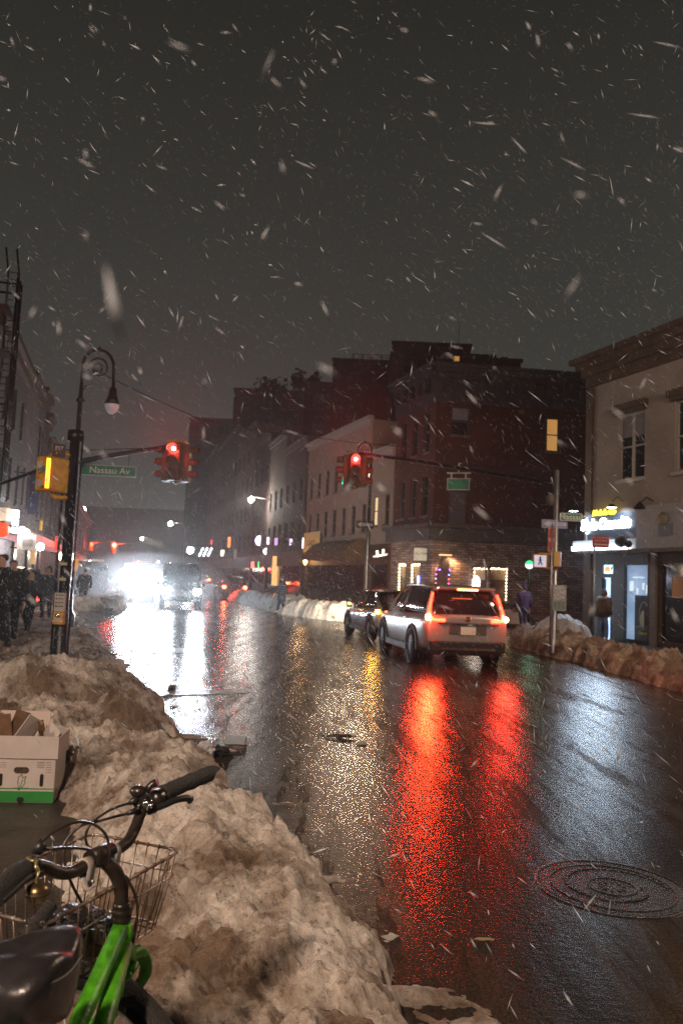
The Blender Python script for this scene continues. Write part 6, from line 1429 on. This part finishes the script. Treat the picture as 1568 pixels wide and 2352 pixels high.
def along(pts, n_):
    ds = [0]; 
    for i in range(len(pts)-1): ds.append(ds[-1] + (pts[i+1]-pts[i]).length)
    out = []
    for k in range(n_):
        t = ds[-1]*k/n_
        for i in range(len(pts)-1):
            if ds[i+1] >= t: out.append(pts[i].lerp(pts[i+1], (t-ds[i])/max(1e-6, ds[i+1]-ds[i]))); break
    return out
top_ = along(rim_pts(0, 0), 44); bot_ = along(rim_pts(-Db, .03), 44)
for a, b in zip(top_, bot_): mb.tube([a + Vector((0, 0, .004)), a + (b-a)*.5 + Vector((0, 0, -.01)), b], .0017, 5); mb.ball(a, .0055, 6)
nn = 44
for k in range(1, 14): t = k/14; x = (Lb-.06)*t; A = Ac + nd*(.03+x) + Vector((0, 0, -Db)); mb.tube([A + fd*.03, A + fd*(Wb-.03)], .0016, 5)
for k in range(1, 8): t = k/8; y = (Wb-.06)*t; A = Ac + fd*(.03+y) + Vector((0, 0, -Db-.002)); mb.tube([A + nd*.03, A + nd*(Lb-.03)], .0016, 5)
mb.build('basket_wires', M_wire, bsk)
# saddle: rear lobes to the right, nose to the left
sv = []; nS = 22; mS = 16
sc_c = Vector((-.432, 1.385, .985))
mb = MB(); vs = []
for i in range(nS+1):
    t = i/nS; x = -.30 + .325*t            # -x is the nose
    w_ = .028 + .090*sstep(.35, .80, t) ; 
    if t > .86: w_ *= math.sqrt(max(0.0, 1-((t-.86)/.142)**2))*.98+.02
    if t < .08: w_ *= .5 + .5*math.sqrt(max(0, t/.08))
    dpt = .034 + .052*sstep(.45, .80, t)
    for k in range(mS):
        a = 2*math.pi*k/mS; yy = math.cos(a)*w_; zz = math.sin(a); z = (.034*zz if zz > 0 else dpt*zz)
        groove = .016*math.exp(-(yy/.018)**2)*sstep(.2, .5, t) if zz > 0 else 0
        lobe = .012*math.exp(-((abs(yy)-.06)/.035)**2)*sstep(.55, .9, t) if zz > 0 else 0
        vs.append(sc_c + Vector((x, yy*1.0 , z - groove + lobe + .012*sstep(.5, 1, t))))
mb.v = vs; mb.f = [(i*mS+k, i*mS+(k+1) % mS, (i+1)*mS+(k+1) % mS, (i+1)*mS+k) for i in range(nS) for k in range(mS)]; mb.f += [tuple(range(mS))[::-1], tuple(range(nS*mS, (nS+1)*mS))]; mb.sm = [True]*len(mb.f)
M_sad = mat('wet_black_saddle_vinyl', (.022, .019, .021), .30, var=.3, vscale=30, bump=.08, bscale=90, spec=.6)
sad = mb.build('saddle', M_sad, bk, sub=1)
# seam piping on the rear lobe
mb = MB(); seam = [sc_c + Vector(v) for v in ((-.115, -.088, -.030), (-.105, -.092, -.008), (-.085, -.094, .010), (-.05, -.100, .022), (-.015, -.098, .020), (.012, -.072, .018), (.024, -.03, .014), (.026, .03, .014))]
mb.tube(smooth_path(seam), .0014, 5); mb.build('seam', mat('grey_piping', (.12, .11, .12), .5), sad)
mb = MB(); 
for k in range(7): mb.lathe([(.022, -.006), (.027, 0), (.022, .006)], sc_c + Vector((-.065, -.02, -.072-.011*k)), 16)
mb.build('saddle_spring', M_dark, sad)
mb = MB(); mb.box(sc_c + Vector((-.13, -.02, -.062)), (.22, .10, .03)); mb.build('saddle_underside', M_grip, sad, bevel=.01)
mb = MB(); mb.tube([sc_c + Vector((-.065, -.02, -.14)), sc_c + Vector((-.068, -.02, -.30))], .0135, 12); mb.lathe([(.03, 0), (.034, -.012), (.028, -.02)], sc_c + Vector((-.065, -.02, -.14)), 16); mb.build('seat_post', M_chrome, bk)

# black bag in the basket and black strap
bg_ = crumple('black_plastic_bag', K(500, 1110, 2.03), .085, mat('black_plastic', (.008, .008, .009), .32, bump=.8, bscale=50), 'crumpled black plastic bag lying in the wire basket', 'bag', (1.15, 1.0, .50), 4, .55)
mb = MB(); mb.tube(smooth_path([K(345, 935, 1.95), K(300, 990, 1.93), K(230, 1090, 1.88), K(150, 1180, 1.84)]), [.010] + [.0165]*15 + [.019]*3, 12); tag(mb.build('folded_umbrella', M_grip), 'short black folded umbrella sticking out of the wire basket', 'umbrella')

# ------------------------------------------------------------------ street lamps outside the view that light the near snow and the right corner
def tall_lamp(x, y, h, power, col, label, arm=(1.8, 0)):
    rt = thing('street_lamp', (x, y, 0), label, 'street lamp'); mb = MB(); mb.tube([(x, y, 0), (x, y, h-.8), (x+arm[0]*.4, y+arm[1]*.4, h-.1), (x+arm[0], y+arm[1], h)], [.12, .08, .06, .05], 8); mb.build('pole', M_black, rt)
    mb = MB(); mb.ball((x+arm[0], y+arm[1], h), .35, 8, (1.2, .7, .3)); mb.build('lamp_head', M_dark, rt)
    light('lamp_light', 'POINT', (x+arm[0], y+arm[1], h-.25), col, power, rt, .22)
tall_lamp(-3.6, -4.5, 6.8, 3600, (1.0, .75, .56), 'warm street lamp behind the viewer on the left pavement', (1.6, .4))
tall_lamp(10.8, 11.5, 8.0, 1700, (1.0, .72, .50), 'warm street lamp on the right pavement before the shops', (-1.6, .3))

wl_ = thing('wall_lamp', (-6.6, 1.2, 3.4), 'warm lamp added outside the view for side light on the near snow', 'lamp')
mb = MB(); mb.tube([(-7.0, 1.2, 0), (-7.0, 1.2, 3.5), (-6.5, 1.2, 3.6)], .06, 8); mb.build('post', M_black, wl_)
mb = MB(); mb.lathe([(.05, .3), (.35, .05), (.36, 0)], (-6.4, 1.2, 3.4), 16); mb.build('lamp_shade', M_black, wl_)
light('lamp_light', 'POINT', (-6.4, 1.2, 3.3), (1, .74, .55), 900, wl_, .3)  # added source, its low side light brings out the snow's relief
# ------------------------------------------------------------------ falling snow
M_flake = bpy.data.materials.new('snowflake'); M_flake.use_nodes = True
n = M_flake.node_tree.nodes; l = M_flake.node_tree.links; n.remove(n['Principled BSDF'])
df = n.new('ShaderNodeBsdfDiffuse'); tl = n.new('ShaderNodeBsdfTranslucent'); mxs = n.new('ShaderNodeMixShader'); mxs.inputs[0].default_value = .45
df.inputs[0].default_value = (.46, .48, .52, 1); tl.inputs[0].default_value = (.5, .52, .56, 1)
l.new(df.outputs[0], mxs.inputs[1]); l.new(tl.outputs[0], mxs.inputs[2]); l.new(mxs.outputs[0], n['Material Output'].inputs[0])
mb = MB(); rf = random.Random(42)
def flake(p, L, w_, d):
    d = d.normalized(); a = d.orthogonal().normalized(); b = d.cross(a)
    q = [p - d*L/2, p + a*w_, p + b*w_, p - a*w_, p - b*w_, p + d*L/2]; s = len(mb.v); mb.v += q
    for f in ((0, 2, 1), (0, 3, 2), (0, 4, 3), (0, 1, 4), (5, 1, 2), (5, 2, 3), (5, 3, 4), (5, 4, 1)): mb.f.append(tuple(s+i for i in f)); mb.sm.append(True)
cnt = 0
while cnt < 19000:
    Y = 1.3 + 36*rf.random()**.75; X = rf.uniform(-.62, .62)*Y*1.05; Z = rf.uniform(0.05, CAM_H + .82*Y)
    if Z > 22: continue
    d = Vector((rf.gauss(.55, .42), rf.gauss(-.1, .4), -rf.uniform(.3, 1.0))) if rf.random() < .75 else Vector((rf.gauss(0, .8), rf.gauss(0, .6), -rf.uniform(.1, 1.0)))
    L = rf.uniform(.02, .105)*(1 if Y > 5 else .3 + .14*Y)*(1.9 if rf.random() < .06 else 1); 
    flake(Vector((X, Y, Z)), L, rf.uniform(.0015, .0043)*(1 if Y > 6 else .5+.08*Y), d); cnt += 1
for i in range(150):
    Y = rf.uniform(.4, 1.6); X = rf.uniform(-.45, .45)*Y*1.05; Z = CAM_H + rf.uniform(-.05, .75)*Y
    flake(Vector((X, Y, Z)), rf.uniform(.006, .016)*(1+Y), rf.uniform(.0008, .0016), Vector((rf.gauss(.6, .5), rf.gauss(0, .4), -rf.uniform(.2, .9))))
for i in range(5000):
    Y = rf.uniform(3.5, 24); X = rf.uniform(-.45, .45)*Y; Z = CAM_H + rf.uniform(-.25, .62)*Y
    if Z < .1: continue
    flake(Vector((X, Y, Z)), rf.uniform(.04, .10)*(.4+.07*Y), rf.uniform(.0009, .0018)*(.4+.07*Y), Vector((rf.gauss(.6, .35), rf.gauss(0, .4), -rf.uniform(.3, 1.0))))
flake(P(262, 700, .30), .034, .0022, Vector((.28, 0, -1)))
for px_, py_, dx_, L_ in ((1122, 285, (1, 0, -.08), .055), (1488, 268, (1, 0, -.12), .068), (1540, 105, (1, 0, -.2), .06), (706, 382, (1, 0, -.42), .046), (1145, 560, (1, 0, -.62), .07), (1198, 342, (.7, 0, -.75), .05), (1325, 382, (1, 0, -.5), .06)):
    flake(P(px_, py_, 1.15), L_, .0013, Vector(dx_))
# denser flurry low over the road where the headlights reach
for i in range(15000):
    Y = rf.uniform(7, 34); X = rf.uniform(-.42, .02)*Y; Z = rf.random()**1.4*2.6+.03
    flake(Vector((X, Y, Z)), rf.uniform(.012, .05), rf.uniform(.002, .005), Vector((rf.gauss(.5, .4), rf.gauss(0, .5), -1)))
fo = mb.build('falling_snow', M_flake); tag(fo, kind='stuff')

# ------------------------------------------------------------------ air
mb = MB(); mb.box((-15, 108, 16), (190, 250, 34.4)); hz_ = mb.build('haze', None) if False else None
me = bpy.data.meshes.new('haze'); me.from_pydata([tuple(v) for v in mb.v], [], mb.f); me.update()
hz_ = bpy.data.objects.new('haze', me); COL.objects.link(hz_); tag(hz_, kind='stuff')
mh_ = bpy.data.materials.new('snowy_air'); mh_.use_nodes = True; n = mh_.node_tree.nodes; l = mh_.node_tree.links; n.remove(n['Principled BSDF'])
pv_ = n.new('ShaderNodeVolumePrincipled'); pv_.inputs['Color'].default_value = (.9, .9, .92, 1); pv_.inputs['Density'].default_value = .0012; pv_.inputs['Anisotropy'].default_value = .80
l.new(pv_.outputs[0], n['Material Output'].inputs['Volume']); me.materials.append(mh_)

mb = MB(); c = P(345, 1352, 40.5); mb.ball(c, 1.0, 20, (4.2, 6.5, 1.9)); me = bpy.data.meshes.new('glare_mist'); me.from_pydata([tuple(v) for v in mb.v], [], mb.f); me.update()  # added mist volume round the headlights, imitates their glare
so = bpy.data.objects.new('glare_mist', me); COL.objects.link(so); tag(so, kind='stuff')
m2 = bpy.data.materials.new('glare_mist_volume'); m2.use_nodes = True; n = m2.node_tree.nodes; l = m2.node_tree.links; n.remove(n['Principled BSDF'])
pv2 = n.new('ShaderNodeVolumePrincipled'); pv2.inputs['Color'].default_value = (.93, .95, 1, 1); pv2.inputs['Density'].default_value = .024; pv2.inputs['Anisotropy'].default_value = .5
l.new(pv2.outputs[0], n['Material Output'].inputs['Volume']); me.materials.append(m2)
